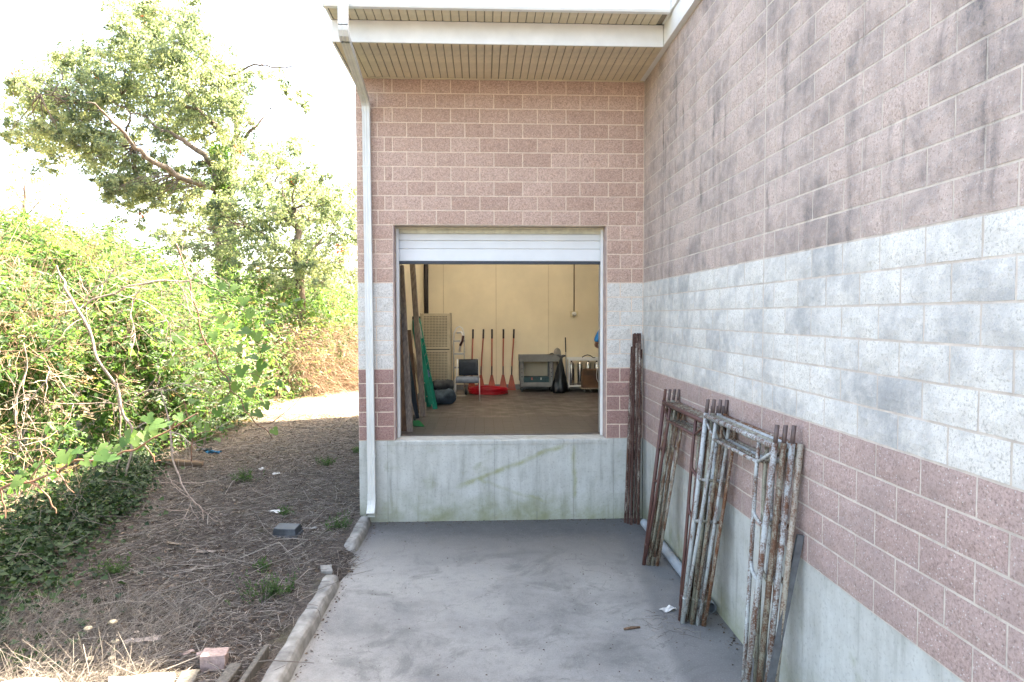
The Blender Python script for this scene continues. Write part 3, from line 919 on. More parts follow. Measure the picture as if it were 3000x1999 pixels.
perforated(CX0 + .02, CX1 - .012, CZ0 + .012, 2.195, CY0, 16, 23, .56)
for x in (CX0, CX1):
    for y in (CY0 + .012, CY1):
        mb = MB(); mb.box(x - .012, x + .012, y - .012 + .006, y + .018, CZ0, CZ1 + .01); mb.build('corner_post', BRASSY, cb, bevel=.002)
mb = MB(); mb.box(CX0, CX1, CY0 + .01, CY1, CZ1 - .01, CZ1); mb.build('top', BRASSY, cb)
mb = MB(); mb.box(CX0 + .014, CX1 - .014, CY1 - .012, CY1 - .004, CZ0 + .014, CZ1 - .012); mb.build('back', BLACKP, cb)
mb = MB(); mb.box(CX0 + .014, CX1 - .014, CY0 + .05, CY0 + .055, CZ0 + .014, CZ1 - .012); mb.build('lining', BLACKP, cb)  # added black sheet, stands for the shaded inside behind the holes
mb = MB(); mb.box(CX0, CX1, CY0 + .01, CY1, CZ0, CZ0 + .012); mb.build('bottom', BRASSY, cb)
for i in range(9):
    z = CZ0 + .15 + i * .18
    mb = MB(); mb.box(CX0 + .015, CX1 - .015, CY0 + .03, CY1 - .01, z, z + .012); mb.build('shelf', DARKM, cb)
for i in range(26):
    z = CZ0 + .05 + i * .063
    mb = MB(); mb.tube([(CX1 + .006, CY0 + .02, z), (CX1 + .006, CY1, z)], .003, 5); mb.build('side_wire', STEEL, cb)
for x in (CX0 + .04, CX1 - .04):
    for y in (CY0 + .05, CY1 - .05):
        mb = MB(); mb.lathe([(.05, -.015), (.05, .015)], (0, 0, 0), 14)
        mb.v = [(x + c, y + a, FZ + .05 + b) for a, b, c in mb.v]; mb.build('caster', BLACKP, cb)
        mb = MB(); mb.box(x - .02, x + .02, y - .02, y + .02, FZ + .09, CZ0 - .001); mb.build('caster_fork', STEEL, cb)

# dark standing pipe in the corner
mb = MB(); mb.tube([(-3.59, 6.1, FZ), (-3.59, 6.1, 6.15)], .052, 14)
tag(mb.build('steel_pipe', DARKM, smooth=True), 'dark brown upright pipe in the back left corner behind the cabinet', 'pipe')

# rolled blanket
bl = thing('rolled_blanket', (-3.1, 3.75, FZ), 'rolled dark blue blanket on the floor between ladder and chair', 'blanket')
def roll(cx, cy, cz, R, L, ang, turns, name, mat):
    V = []; F = []; n = 26 * turns; m_ = 9
    for i in range(n + 1):
        t = i / n; a = t * turns * 2 * math.pi; r = R * (.25 + .75 * t)
        for j in range(m_):
            s_ = j / (m_ - 1) - .5
            rr = r * (1 + .09 * math.sin(a * 3 + s_ * 7) + .05 * math.sin(s_ * 23 + a)) * (1 - .25 * (2 * abs(s_)) ** 4)
            z = rr * math.sin(a); z = z if z > -R * .8 else -R * .8 - (abs(z) - R * .8) * .1
            x = s_ * L; y = rr * math.cos(a) * 1.12
            V.append((cx + x * math.cos(ang) - y * math.sin(ang), cy + x * math.sin(ang) + y * math.cos(ang), cz + z))
    for i in range(n):
        for j in range(m_ - 1):
            F.append((i * m_ + j, i * m_ + j + 1, (i + 1) * m_ + j + 1, (i + 1) * m_ + j))
    mb = MB(); mb.add(V, F); return mb.build(name, mat, bl, True)
roll(-3.08, 3.80, FZ + .15, .185, .42, .5, 3, 'lower_roll', simple('navy cloth', (.035, .055, .075), .9, var=.4, scale=9, bump=.4))
roll(-3.10, 4.02, FZ + .36, .13, .40, .3, 3, 'upper_roll', simple('charcoal cloth', (.045, .048, .05), .9, var=.4, scale=9, bump=.4))

# stacking chair
ch = thing('chair', (-2.615, 4.45, FZ), 'chair with navy back, grey blue seat and chrome legs, standing before the rakes', 'chair')
NAVY = simple('navy upholstery', (.012, .02, .033), .75, var=.25, scale=14); GREYB = simple('grey blue upholstery', (.17, .20, .25), .85, var=.15, scale=14)
def cushion(x0, x1, nu, rows, mat, name, par, thick):
    """rows: list of (y,z) centre-line points; a padded sheet"""
    V = []; F = []; m_ = len(rows)
    for side in (0, 1):
        for i, (y, z) in enumerate(rows):
            a = rows[max(i - 1, 0)]; b = rows[min(i + 1, m_ - 1)]
            ty, tz = b[0] - a[0], b[1] - a[1]; l = math.hypot(ty, tz); ny_, nz_ = tz / l, -ty / l
            for j in range(nu + 1):
                u = j / nu
                e = min(1, 6 * min(u, 1 - u)) * min(1, 4 * min(i / (m_ - 1), 1 - i / (m_ - 1)) + .25)
                o_ = (thick * .25 + thick * .5 * e ** .5) * (1 if side else -1)
                V.append((x0 + (x1 - x0) * u, y + ny_ * o_, z + nz_ * o_))
    N = m_ * (nu + 1)
    for i in range(m_ - 1):
        for j in range(nu):
            a = i * (nu + 1) + j
            F.append((a, a + nu + 1, a + nu + 2, a + 1)); F.append((N + a, N + a + 1, N + a + nu + 2, N + a + nu + 1))
    rim = [j for j in range(nu + 1)] + [i * (nu + 1) + nu for i in range(1, m_)] + [(m_ - 1) * (nu + 1) + j for j in range(nu - 1, -1, -1)] + [i * (nu + 1) for i in range(m_ - 2, 0, -1)]
    for k in range(len(rim)):
        a, b = rim[k], rim[(k + 1) % len(rim)]; F.append((a, b, N + b, N + a))
    mb = MB(); mb.add(V, F); return mb.build(name, mat, par, True)
cushion(-2.80, -2.39, 8, [(4.62, 1.68), (4.63, 1.76), (4.645, 1.85), (4.66, 1.94), (4.68, 2.02)], NAVY, 'backrest', ch, .035)
cushion(-2.85, -2.375, 8, [(4.14, 1.575), (4.17, 1.635), (4.25, 1.655), (4.40, 1.645), (4.55, 1.64), (4.62, 1.65)], GREYB, 'seat', ch, .045)
for x, s_ in ((-2.862, -1), (-2.364, 1)):
    mb = MB(); mb.tube([(x + s_ * .004, 4.20, FZ), (x, 4.20, 1.50), (x, 4.23, 1.60), (x, 4.32, 1.625), (x, 4.55, 1.625)], .0115, 10); mb.build('leg', CHROME, ch, True)
    mb = MB(); mb.tube([(x + s_ * .004, 4.74, FZ), (x, 4.66, 1.55), (x - s_ * .02, 4.64, 1.70), (x - s_ * .035, 4.70, 2.03)], .0115, 10); mb.build('leg', CHROME, ch, True)
mb = MB(); mb.tube([(-2.862, 4.50, 1.60), (-2.364, 4.50, 1.60)], .010, 8); mb.build('seat_bar', CHROME, ch, True)

# hand truck
ht = thing('hand_truck', (-2.80, 5.3, FZ), 'silver hand truck with looped handle standing beside the cabinet', 'hand truck')
for x in (-2.93, -2.70):
    mb = MB(); mb.tube([(x, 5.22, FZ + .08), (x, 5.30, 1.9), (x, 5.36, 2.4)], .014, 8); mb.build('rail', STEEL, ht, True)
mb = MB(); mb.tube([(-2.93, 5.36, 2.4), (-2.925, 5.38, 2.55), (-2.87, 5.40, 2.67), (-2.80, 5.40, 2.70), (-2.74, 5.40, 2.66), (-2.705, 5.38, 2.54), (-2.70, 5.36, 2.4)], .014, 8); mb.build('handle', CHROME, ht, True)
for z in (1.5, 1.8, 2.1, 2.38):
    mb = MB(); yy = 5.22 + (z - 1.27) * .115; mb.box(-2.93, -2.70, yy - .008, yy + .008, z - .018, z + .018); mb.build('crossbar', STEEL, ht)
mb = MB(); mb.tube([(-2.86, 5.36, 2.56), (-2.76, 5.34, 2.58), (-2.72, 5.30, 2.50), (-2.78, 5.28, 2.34), (-2.80, 5.28, 2.15)], .022, 8); mb.build('grip_lever', CHROME, ht, True)
mb = MB(); mb.tube([(-2.72, 5.27, 2.50), (-2.74, 5.26, 2.38), (-2.79, 5.26, 2.28)], .026, 8); mb.build('grip', simple('dark red grip', (.06, .015, .015), .5), ht, True)
mb = MB(); mb.box(-2.96, -2.67, 5.02, 5.215, FZ + .004, FZ + .014); mb.build('toe_plate', STEEL, ht)
for x in (-2.97, -2.66):
    mb = MB(); mb.lathe([(.03, -.03), (.09, -.03), (.10, -.018), (.10, .018), (.09, .03), (.03, .03)], (0, 0, 0), 20)
    mb.v = [(x + c, 5.32 + a, FZ + .10 + b) for a, b, c in mb.v]; w_ = mb.build('wheel', BLACKP, ht, True)
    mb = MB(); mb.lathe([(.035, -.034), (.035, .034)], (0, 0, 0), 14)
    mb.v = [(x + c, 5.32 + a, FZ + .10 + b) for a, b, c in mb.v]; mb.build('hub', STEEL, w_)

# orange fan rakes along the back wall
ORANGE = simple('faded orange plastic', (.42, .095, .055), .55, var=.2, scale=6)
ORANGE2 = simple('orange handle', (.46, .125, .07), .5, var=.2, scale=3, wear=(.24, .07, .045), stretch=(4, 4, .5))
for i, (x, lean, lab) in enumerate(((-2.52, .03, 'orange rake partly hidden behind the chair, leftmost of five'), (-2.275, .06, 'second orange rake from the left, just right of the chair'),
                               (-2.07, .01, 'middle orange rake of the five along the back wall'), (-1.80, .015, 'fourth orange rake from the left, behind the red coil'),
                               (-1.555, .06, 'rightmost orange rake, nearest the grey cart'))):
    xb = x - lean
    rk = thing('rake', (xb, 6.18, FZ), lab, 'rake', 'orange rakes standing along the back wall')
    mb = MB(); mb.tube([(xb, 6.24, FZ + .22), (xb + lean * .3, 6.30, 1.9), (x, 6.375, 2.42)], .017, 8); mb.build('handle', ORANGE2, rk, True)
    mb = MB(); mb.tube([(x - lean * .02, 6.370, 2.40), (x + lean * .1, 6.385, 2.62)], .021, 8); mb.build('grip', DARKM, rk, True)
    mb = MB(); mb.tube([(xb, 6.225, FZ + .10), (xb, 6.242, FZ + .40), (xb + lean * .1, 6.262, 1.75)], .0125, 8); mb.build('ferrule', DARKM, rk, True)
    for j in range(9):
        a = (j - 4) / 4
        mb = MB(); mb.beam((xb + a * .018, 6.232, FZ + .36), (xb + a * .088, 6.205, FZ + .03), .017, .006, (0, 1, 0)); mb.build('tine', ORANGE, rk)
    mb = MB(); mb.beam((xb - .095, 6.20, FZ + .022), (xb + .095, 6.20, FZ + .022), .03, .044); mb.build('tip_bar', ORANGE, rk)
    mb = MB(); mb.beam((xb - .055, 6.225, FZ + .17), (xb + .055, 6.225, FZ + .17), .012, .02); mb.build('spreader_bar', ORANGE, rk)

# red coil of tubing
pts = []
for i in range(15 * 28 + 1):
    a = i / 28 * 2 * math.pi; t = i / 28
    lay = int(t) % 5; R = .43 - .028 * (int(t) // 5) - .012 * math.sin(t * 2.1) + .018 * math.sin(t * 5.3 + a * .5)
    z = FZ + .014 + .026 * (lay + (t % 1)) + .008 * math.sin(a * 2 + t)
    pts.append((-2.17 + R * math.cos(a), 5.52 + R * .98 * math.sin(a), max(z, FZ + .013)))
mb = MB(); mb.tube(pts, .0125, 7)
tag(mb.build('tubing_coil', simple('red tubing', (.52, .008, .022), .35, var=.15), smooth=True), 'loose coil of red plastic tubing on the floor below the rakes', 'tubing')

# grey utility cart
CARTM = simple('grey moulded plastic', (.19, .19, .185), .6, var=.15, scale=6); 
ct = thing('utility_cart', (-1.0, 6.05, FZ), 'grey plastic utility cart against the back wall', 'cart')
mb = MB(); mb.box(-1.45, -.46, 5.80, 6.32, 1.885, 1.90)
for x0, x1, y0, y1 in ((-1.45, -1.43, 5.80, 6.32), (-.48, -.46, 5.80, 6.32), (-1.43, -.48, 5.80, 5.82), (-1.43, -.48, 6.30, 6.32)): mb.box(x0, x1, y0, y1, 1.8995, 2.025)
mb.build('top_tray', CARTM, ct)
mb = MB(); mb.box(-1.42, -.66, 5.82, 6.30, 1.305, 1.32)
for x0, x1, y0, y1 in ((-1.42, -1.40, 5.82, 6.30), (-.68, -.66, 5.82, 6.30), (-1.40, -.68, 5.82, 5.84), (-1.40, -.68, 6.28, 6.30)): mb.box(x0, x1, y0, y1, 1.3195, 1.405)
mb.build('lower_tray', CARTM, ct)
for x in (-1.395, -.715):
    for y in (5.845, 6.275):
        mb = MB(); mb.box(x - .045, x + .045, y - .02, y + .02, 1.4055, 1.8845); mb.build('leg', CARTM, ct, bevel=.006)
        mb = MB(); mb.lathe([(.045, -.014), (.045, .014)], (0, 0, 0), 14); mb.v = [(x + c, y + a, FZ + .045 + b) for a, b, c in mb.v]; mb.build('caster', BLACKP, ct)
        mb = MB(); mb.box(x - .018, x + .018, y - .018, y + .018, FZ + .085, 1.304); mb.build('caster_fork', DARKM, ct)
        for z in (1.53, 1.62, 1.71):
            mb = MB(); mb.box(x - .012, x + .012, y - .0235, y - .0195, z, z + .022); mb.build('slot', BLACKP, ct)
mb = MB(); mb.tube([(-.46, 5.88, 1.99), (-.40, 5.88, 2.0), (-.385, 5.95, 2.0), (-.385, 6.17, 2.0), (-.40, 6.24, 2.0), (-.46, 6.24, 1.99)], .014, 8); mb.build('handle', CARTM, ct, True)
bx = thing('storage_box', (-1.05, 5.9, 1.32), 'dark teal flat box on the lower tray of the grey cart', 'box')
mb = MB(); mb.box(-1.345, -.765, 5.88, 6.20, 1.321, 1.52); mb.build('body', simple('teal card', (.015, .055, .065), .6), bx, bevel=.004)
for x, c in ((-1.16, (.40, .12, .10)), (-.95, (.35, .40, .42))):
    mb = MB(); mb.box(x - .018, x + .018, 5.877, 5.8795, 1.46, 1.515); mb.build('sticker', simple('sticker', c, .6), bx)
mb = MB()
V = []; F = []
for i in range(9):
    for j in range(5):
        V.append((-.80 + i * .021, 5.86 + j * .05, 2.029 + .048 * math.exp(-((i - 5) / 3) ** 2) * (1 - abs(j - 2) / 3) + random.uniform(0, .008)))
F = [(i * 5 + j, i * 5 + j + 1, (i + 1) * 5 + j + 1, (i + 1) * 5 + j) for i in range(8) for j in range(4)]
n = len(V); V += [(x, y, 2.0265) for x, y, z in V]; F += [tuple(n + q for q in f[::-1]) for f in F]
mb.add(V, F); tag(mb.build('glove', BLACKP, smooth=True), 'crumpled black glove on top of the grey cart', 'glove')

# black bin bag hanging from the cart handle down to the floor
bg = thing('bin_bag', (-.57, 5.55, FZ), 'knotted black bin bag in front of the grey cart', 'bag')
prof = [(.02, .0), (.11, .004), (.155, .05), (.165, .13), (.155, .22), (.13, .34), (.105, .46), (.075, .58), (.045, .69), (.025, .76), (.020, .79), (.03, .81)]
def wobb(a, z): return 1 + .10 * math.sin(a * 5 + z * 9) + .07 * math.sin(a * 11 - z * 21) + .05 * math.sin(a * 3 + z * 40)
mb = MB(); mb.lathe([(r * 1.02, z) for r, z in prof], (-.565, 5.56, FZ), 36, wobb)
mb.v = [(x + .06 * max(0, z - FZ - .1), y, z) for x, y, z in mb.v]
mb.build('bag', BLACKP, bg, True)
for a in (-.5, .4, 2.8):
    mb = MB(); c = np.array((-.522, 5.56, FZ + .80)); e = c + np.array((.11 * math.cos(a), .02 * math.sin(a), .045 + .02 * math.sin(a)))
    mb.beam(c, (c + e) / 2 + (0, 0, .02), .05, .006, (0, 1, 0)); mb.beam((c + e) / 2 + (0, 0, .02), e, .045, .004, (0, 1, 0), .3); mb.build('knot_end', BLACKP, bg)

sv = thing('shovel', (-.52, 6.35, FZ), 'shovel standing blade up behind the black bin bag', 'shovel')
mb = MB(); mb.tube([(-.52, 6.345, FZ + .0), (-.52, 6.355, 1.9)], .016, 8); mb.build('handle', W_PALE, sv, True)
V = []; F = []
for i in range(9):
    t = i / 8; w = .085 * (1 if t < .55 else math.sqrt(max(0, 1 - ((t - .55) / .45) ** 2)) + .02)
    for j in range(7):
        u = j / 3 - 1; V.append((-.52 + w * u, 6.362 - .018 * (1 - u * u), 1.88 + .30 * t))
F = [(i * 7 + j, i * 7 + j + 1, (i + 1) * 7 + j + 1, (i + 1) * 7 + j) for i in range(8) for j in range(6)]
n = len(V); V += [(x, y + .004, z) for x, y, z in V]; F += [tuple(n + q for q in f[::-1]) for f in F]
mb = MB(); mb.add(V, F); mb.build('blade', simple('worn steel', (.33, .30, .26), .5, .5, wear=(.20, .13, .09)), sv, True)

pl = thing('pole', (-.345, 5.98, FZ), 'thin silver pole with black grip leaning beside the drinks rack', 'pole')
mb = MB(); mb.tube([(-.345, 5.98, FZ), (-.340, 6.20, 2.08)], .011, 8); mb.build('shaft', STEEL, pl, True)
mb = MB(); mb.tube([(-.340, 6.20, 2.08), (-.338, 6.28, 2.42)], .014, 8); mb.build('grip', BLACKP, pl, True)

# steel rack with gas cylinders
rk = thing('drinks_rack', (.2, 6.05, FZ), 'white steel frame rack on casters at the right of the opening', 'rack')
RX0, RX1 = -.32, .86
for y in (5.86, 6.30):
    mb = MB(); mb.box(RX0, RX1, y - .016, y + .016, 1.90, 1.955); mb.build('top_rail', WHITE_METAL, rk, bevel=.003)
    mb = MB(); mb.box(RX0, RX1, y - .014, y + .014, 1.30, 1.328); mb.build('bottom_rail', WHITE_METAL, rk, bevel=.003)
    for x in (RX0 + .015, RX1 - .015):
        mb = MB(); mb.box(x - .015, x + .015, y - .0135, y + .0135, 1.3285, 1.8995); mb.build('post', WHITE_METAL, rk)
        mb = MB(); mb.lathe([(.04, -.013), (.04, .013)], (0, 0, 0), 14); mb.v = [(x + c, y + a, FZ + .04 + b) for a, b, c in mb.v]; mb.build('caster', BLACKP, rk)
        mb = MB(); mb.box(x - .014, x + .014, y - .013, y + .013, FZ + .075, 1.2995); mb.build('caster_fork', STEEL, rk)
mb = MB(); mb.box(RX0 + .03, RX1 - .03, 5.875, 6.285, 1.315, 1.327); mb.build('shelf', STEEL, rk)
CYL = simple('polished cylinder', (.5, .47, .43), .2, 1.0, var=.1)
for x, yy, lab in ((-.235, 5.97, 'polished cylinder at the left end of the rack, fully visible'), (-.02, 6.05, 'second polished cylinder, behind the cardboard box edge'), (.17, 6.05, 'third polished cylinder, above the middle of the cardboard box'), (.37, 6.05, 'cylinder at the rack end beside the door trim')):
    c_ = thing('gas_cylinder', (x, yy, 1.328), lab, 'cylinder', 'polished cylinders in the rack')
    mb = MB(); mb.lathe([(.062, 0), (.068, .012), (.068, .46), (.06, .50), (.035, .53), (.02, .54)], (x, yy, 1.328), 20); mb.build('body', CYL, c_, True)
    mb = MB(); mb.lathe([(.02, 0), (.02, .018), (.03, .018), (.03, .03), (.012, .032)], (x, yy, 1.868), 12); mb.build('valve', DARKM, c_)
bx = thing('cardboard_box', (.28, 5.72, 1.24), 'brown cardboard box on a low trolley in front of the cylinders', 'box')
mb = MB(); mb.box(-.03, .62, 5.60, 5.835, 1.296, 1.72); mb.build('body', simple('brown cardboard', (.13, .062, .028), .8, var=.3, scale=4), bx, bevel=.004)
mb = MB(); mb.box(.0, .59, 5.5985, 5.5995, 1.58, 1.70); mb.build('flap', simple('dark card', (.085, .045, .024), .8), bx)
tr = thing('trolley', (.3, 5.72, FZ), 'low flat wooden trolley under the cardboard box', 'trolley')
mb = MB(); mb.box(-.06, .66, 5.58, 5.84, 1.270, 1.2945); mb.build('deck', W_PALE, tr)
for x in (0.02, .16, .58):
    mb = MB(); mb.lathe([(.036, -.012), (.036, .012)], (0, 0, 0), 14); mb.v = [(x + c, 5.66 + a, FZ + .036 + b) for a, b, c in mb.v]; mb.build('caster', STEEL, tr)
    mb = MB(); mb.box(x - .012, x + .012, 5.65, 5.67, FZ + .06, 1.2695); mb.build('fork', STEEL, tr)
mb = MB(); mb.tube([(.02 + .30 * t, 6.0 - .06 * math.sin(t * 9), 1.963 + .058 * math.sin(min(1, t * 1.25) * math.pi) ** .6) for t in np.linspace(0, 1, 24)], .010, 7)
tag(mb.build('black_hose', BLACKP, smooth=True), 'black hose looped over the top of the white rack', 'hose')
mb = MB(); mb.tube([(.42, 5.84, 1.965), (.36, 5.82, 1.90), (.30, 5.585, 1.72), (.285, 5.575, 1.60), (.292, 5.575, 1.50), (.325, 5.575, 1.43), (.37, 5.575, 1.41), (.44, 5.58, 1.42), (.52, 5.58, 1.5)], .007, 7)
tag(mb.build('white_hose', WHITE_METAL, smooth=True), 'thin white hose hanging in a loop before the cardboard box', 'hose')

# wall outlet on its conduit
ol = thing('wall_lamp', (-.12, YB, 2.95), 'round white fitting on a square plate below a brown conduit on the back wall', 'wall fitting')
mb = MB(); mb.tube([(-.118, YB - .014, 3.03), (-.118, YB - .014, 6.19)], .012, 8); mb.build('conduit', simple('brown conduit', (.22, .13, .06), .6), ol, True)
mb = MB(); mb.box(-.215, -.02, YB - .012, YB - .001, 2.90, 3.05); mb.build('plate', simple('cream plate', (.66, .56, .35), .5), ol, bevel=.003)
mb = MB(); mb.lathe([(.055, 0), (.055, .03), (.045, .045), (.02, .05)], (0, 0, 0), 20); mb.v = [(-.118 + a, YB - .0125 - c, 2.975 + b) for a, b, c in mb.v]; mb.build('fitting', INWHITE, ol, True)

# person in a blue polo shirt, mostly hidden behind the right jamb
SKIN = simple('skin', (.36, .19, .13), .55, var=.08); 
def skin_body(name, joints, edges, mat, parent, root, subd=2):
    names = list(joints)
    me = bpy.data.meshes.new(name)
    b = base_of(parent)
    me.from_pydata([tuple(np.array(joints[n][:3]) - b) for n in names], [(names.index(a), names.index(c)) for a, c in edges], [])
    o = bpy.data.objects.new(name, me); COL.objects.link(o); o.parent = parent
    sk = o.modifiers.new('skin', 'SKIN'); sk.use_smooth_shade = True
    for i, n in enumerate(names):
        r = joints[n][3]; r = (r, r) if np.isscalar(r) else r
        me.skin_vertices[0].data[i].radius = r
        me.skin_vertices[0].data[i].use_root = (n == root)
    s_ = o.modifiers.new('sub', 'SUBSURF'); s_.levels = subd; s_.render_levels = subd
    me.materials.append(mat); BASE[o.name] = b
    return o
PX, PY = .47, 5.12
pe = thing('person', (PX, PY, FZ), 'person in a bright blue polo shirt, only a bent arm showing beside the right jamb', 'person')
def J(x, y, z, r): return (PX + x, PY + y, FZ + z, r)
J_ = dict(pel=J(0, 0, .93, (.15, .11)), bel=J(0, -.01, 1.08, (.145, .11)), che=J(0, .0, 1.28, (.16, .115)), nec=J(0, .02, 1.45, .065), nk2=J(0, .045, 1.53, .055), hd0=J(0, .06, 1.60, (.07, .085)), hd1=J(0, .065, 1.68, (.08, .10)), hd2=J(0, .055, 1.755, (.06, .075)),
          ls=J(-.185, .0, 1.385, .062), le=J(-.285, -.02, 1.09, .042), lw=J(-.175, .22, 1.04, .028), lh=J(-.135, .29, 1.04, (.018, .036)),
          rs=J(.185, .0, 1.385, .062), re=J(.285, -.02, 1.09, .042), rw=J(.175, .22, 1.04, .028), rh=J(.135, .29, 1.04, (.018, .036)),
          lhp=J(-.095, 0, .86, .088), lkn=J(-.105, .015, .50, .058), lan=J(-.11, -.02, .09, .04), lto=J(-.125, .12, .045, .038),
          rhp=J(.095, 0, .86, .088), rkn=J(.105, .015, .50, .058), ran=J(.11, -.02, .09, .04), rto=J(.125, .12, .045, .038))
E_ = [('pel', 'bel'), ('bel', 'che'), ('che', 'nec'), ('nec', 'nk2'), ('nk2', 'hd0'), ('hd0', 'hd1'), ('hd1', 'hd2'), ('che', 'ls'), ('ls', 'le'), ('le', 'lw'), ('lw', 'lh'), ('che', 'rs'), ('rs', 're'), ('re', 'rw'), ('rw', 'rh'),
      ('pel', 'lhp'), ('lhp', 'lkn'), ('lkn', 'lan'), ('lan', 'lto'), ('pel', 'rhp'), ('rhp', 'rkn'), ('rkn', 'ran'), ('ran', 'rto')]
for sgn, w_, h_ in ((-1, 'l', 'lh'), (1, 'r', 'rh')):
    bx_, by_, bz_ = J_[h_][0] - PX, J_[h_][1] - PY, J_[h_][2] - FZ
    for q, (dz, ln) in enumerate(((.028, .072), (.010, .080), (-.009, .075), (-.027, .058))):
        a, b, c = w_ + 'f%da' % q, w_ + 'f%db' % q, w_ + 'f%dc' % q
        J_[a] = J(bx_ + sgn * -.012, by_ + .045, bz_ + dz, .0095); J_[b] = J(bx_ + sgn * -.03, by_ + .045 + ln * .5, bz_ + dz - .004, .0085); J_[c] = J(bx_ + sgn * -.055, by_ + .04 + ln * .75, bz_ + dz - .012, .007)
        E_ += [(h_, a), (a, b), (b, c)]
    J_[w_ + 't1'] = J(bx_ - sgn * .02, by_ - .005, bz_ + .045, .010); J_[w_ + 't2'] = J(bx_ - sgn * .035, by_ + .035, bz_ + .058, .0085)
    E_ += [(h_, w_ + 't1'), (w_ + 't1', w_ + 't2')]
skin_body('body', J_, E_, SKIN, pe, 'pel')
S_ = dict(hip=J(0, 0, .90, (.168, .128)), bel=J(0, -.01, 1.08, (.162, .127)), che=J(0, .0, 1.28, (.176, .132)), nec=J(0, .02, 1.46, .085),
          ls=J(-.19, .0, 1.385, .080), lm=J(-.245, -.012, 1.25, .074), lc=J(-.278, -.018, 1.155, .070), rs=J(.19, .0, 1.385, .080), rm=J(.245, -.012, 1.25, .074), rc=J(.278, -.018, 1.155, .070))
skin_body('polo_shirt', S_, [('hip', 'bel'), ('bel', 'che'), ('che', 'nec'), ('che', 'ls'), ('ls', 'lm'), ('lm', 'lc'), ('che', 'rs'), ('rs', 'rm'), ('rm', 'rc')], simple('blue polo cloth', (.01, .22, .62), .8, var=.08), pe, 'hip')
T_ = dict(pel=J(0, 0, .95, (.162, .122)), lhp=J(-.097, 0, .85, .105), lkn=J(-.107, .015, .50, .078), lan=J(-.112, -.01, .10, .066), rhp=J(.097, 0, .85, .105), rkn=J(.107, .015, .50, .078), ran=J(.112, -.01, .10, .066))
skin_body('trousers', T_, [('pel', 'lhp'), ('lhp', 'lkn'), ('lkn', 'lan'), ('pel', 'rhp'), ('rhp', 'rkn'), ('rkn', 'ran')], simple('dark trousers', (.03, .03, .035), .85), pe, 'pel')
for sgn in (-1, 1):
    mb = MB(); mb.tube([(PX + sgn * .11, PY - .07, FZ + .045), (PX + sgn * .115, PY + .03, FZ + .055), (PX + sgn * .125, PY + .14, FZ + .045), (PX + sgn * .128, PY + .18, FZ + .038)], [.04, .05, .048, .03], 10); mb.build('shoe', BLACKP, pe, True)
mb = MB(); mb.lathe([(.10, 0), (.108, .05), (.095, .10), (.06, .14), (.01, .155)], (PX, PY + .045, FZ + 1.655), 18); mb.build('hair', simple('dark hair', (.02, .014, .01), .6), pe, True)
mb = MB(); mb.tube([(PX, PY + .155, FZ + 1.68), (PX, PY + .178, FZ + 1.655), (PX, PY + .155, FZ + 1.645)], [.010, .014, .010], 8); mb.build('nose', SKIN, pe, True)
for sgn in (-1, 1):
    mb = MB(); mb.lathe([(.003, -.008), (.011, -.004), (.011, .004), (.003, .008)], (PX + sgn * .032, PY + .142, FZ + 1.695), 10); mb.build('eye', BLACKP, pe, True)
    mb = MB(); mb.tube([(PX + sgn * .088, PY + .05, FZ + 1.70), (PX + sgn * .096, PY + .045, FZ + 1.68), (PX + sgn * .088, PY + .055, FZ + 1.645)], [.010, .016, .008], 8); mb.build('ear', SKIN, pe, True)
mb = MB(); mb.tube([(PX - .025, PY + .146, FZ + 1.612), (PX, PY + .154, FZ + 1.608), (PX + .025, PY + .146, FZ + 1.612)], .006, 8); mb.build('mouth', simple('lips', (.30, .12, .10), .5), pe, True)

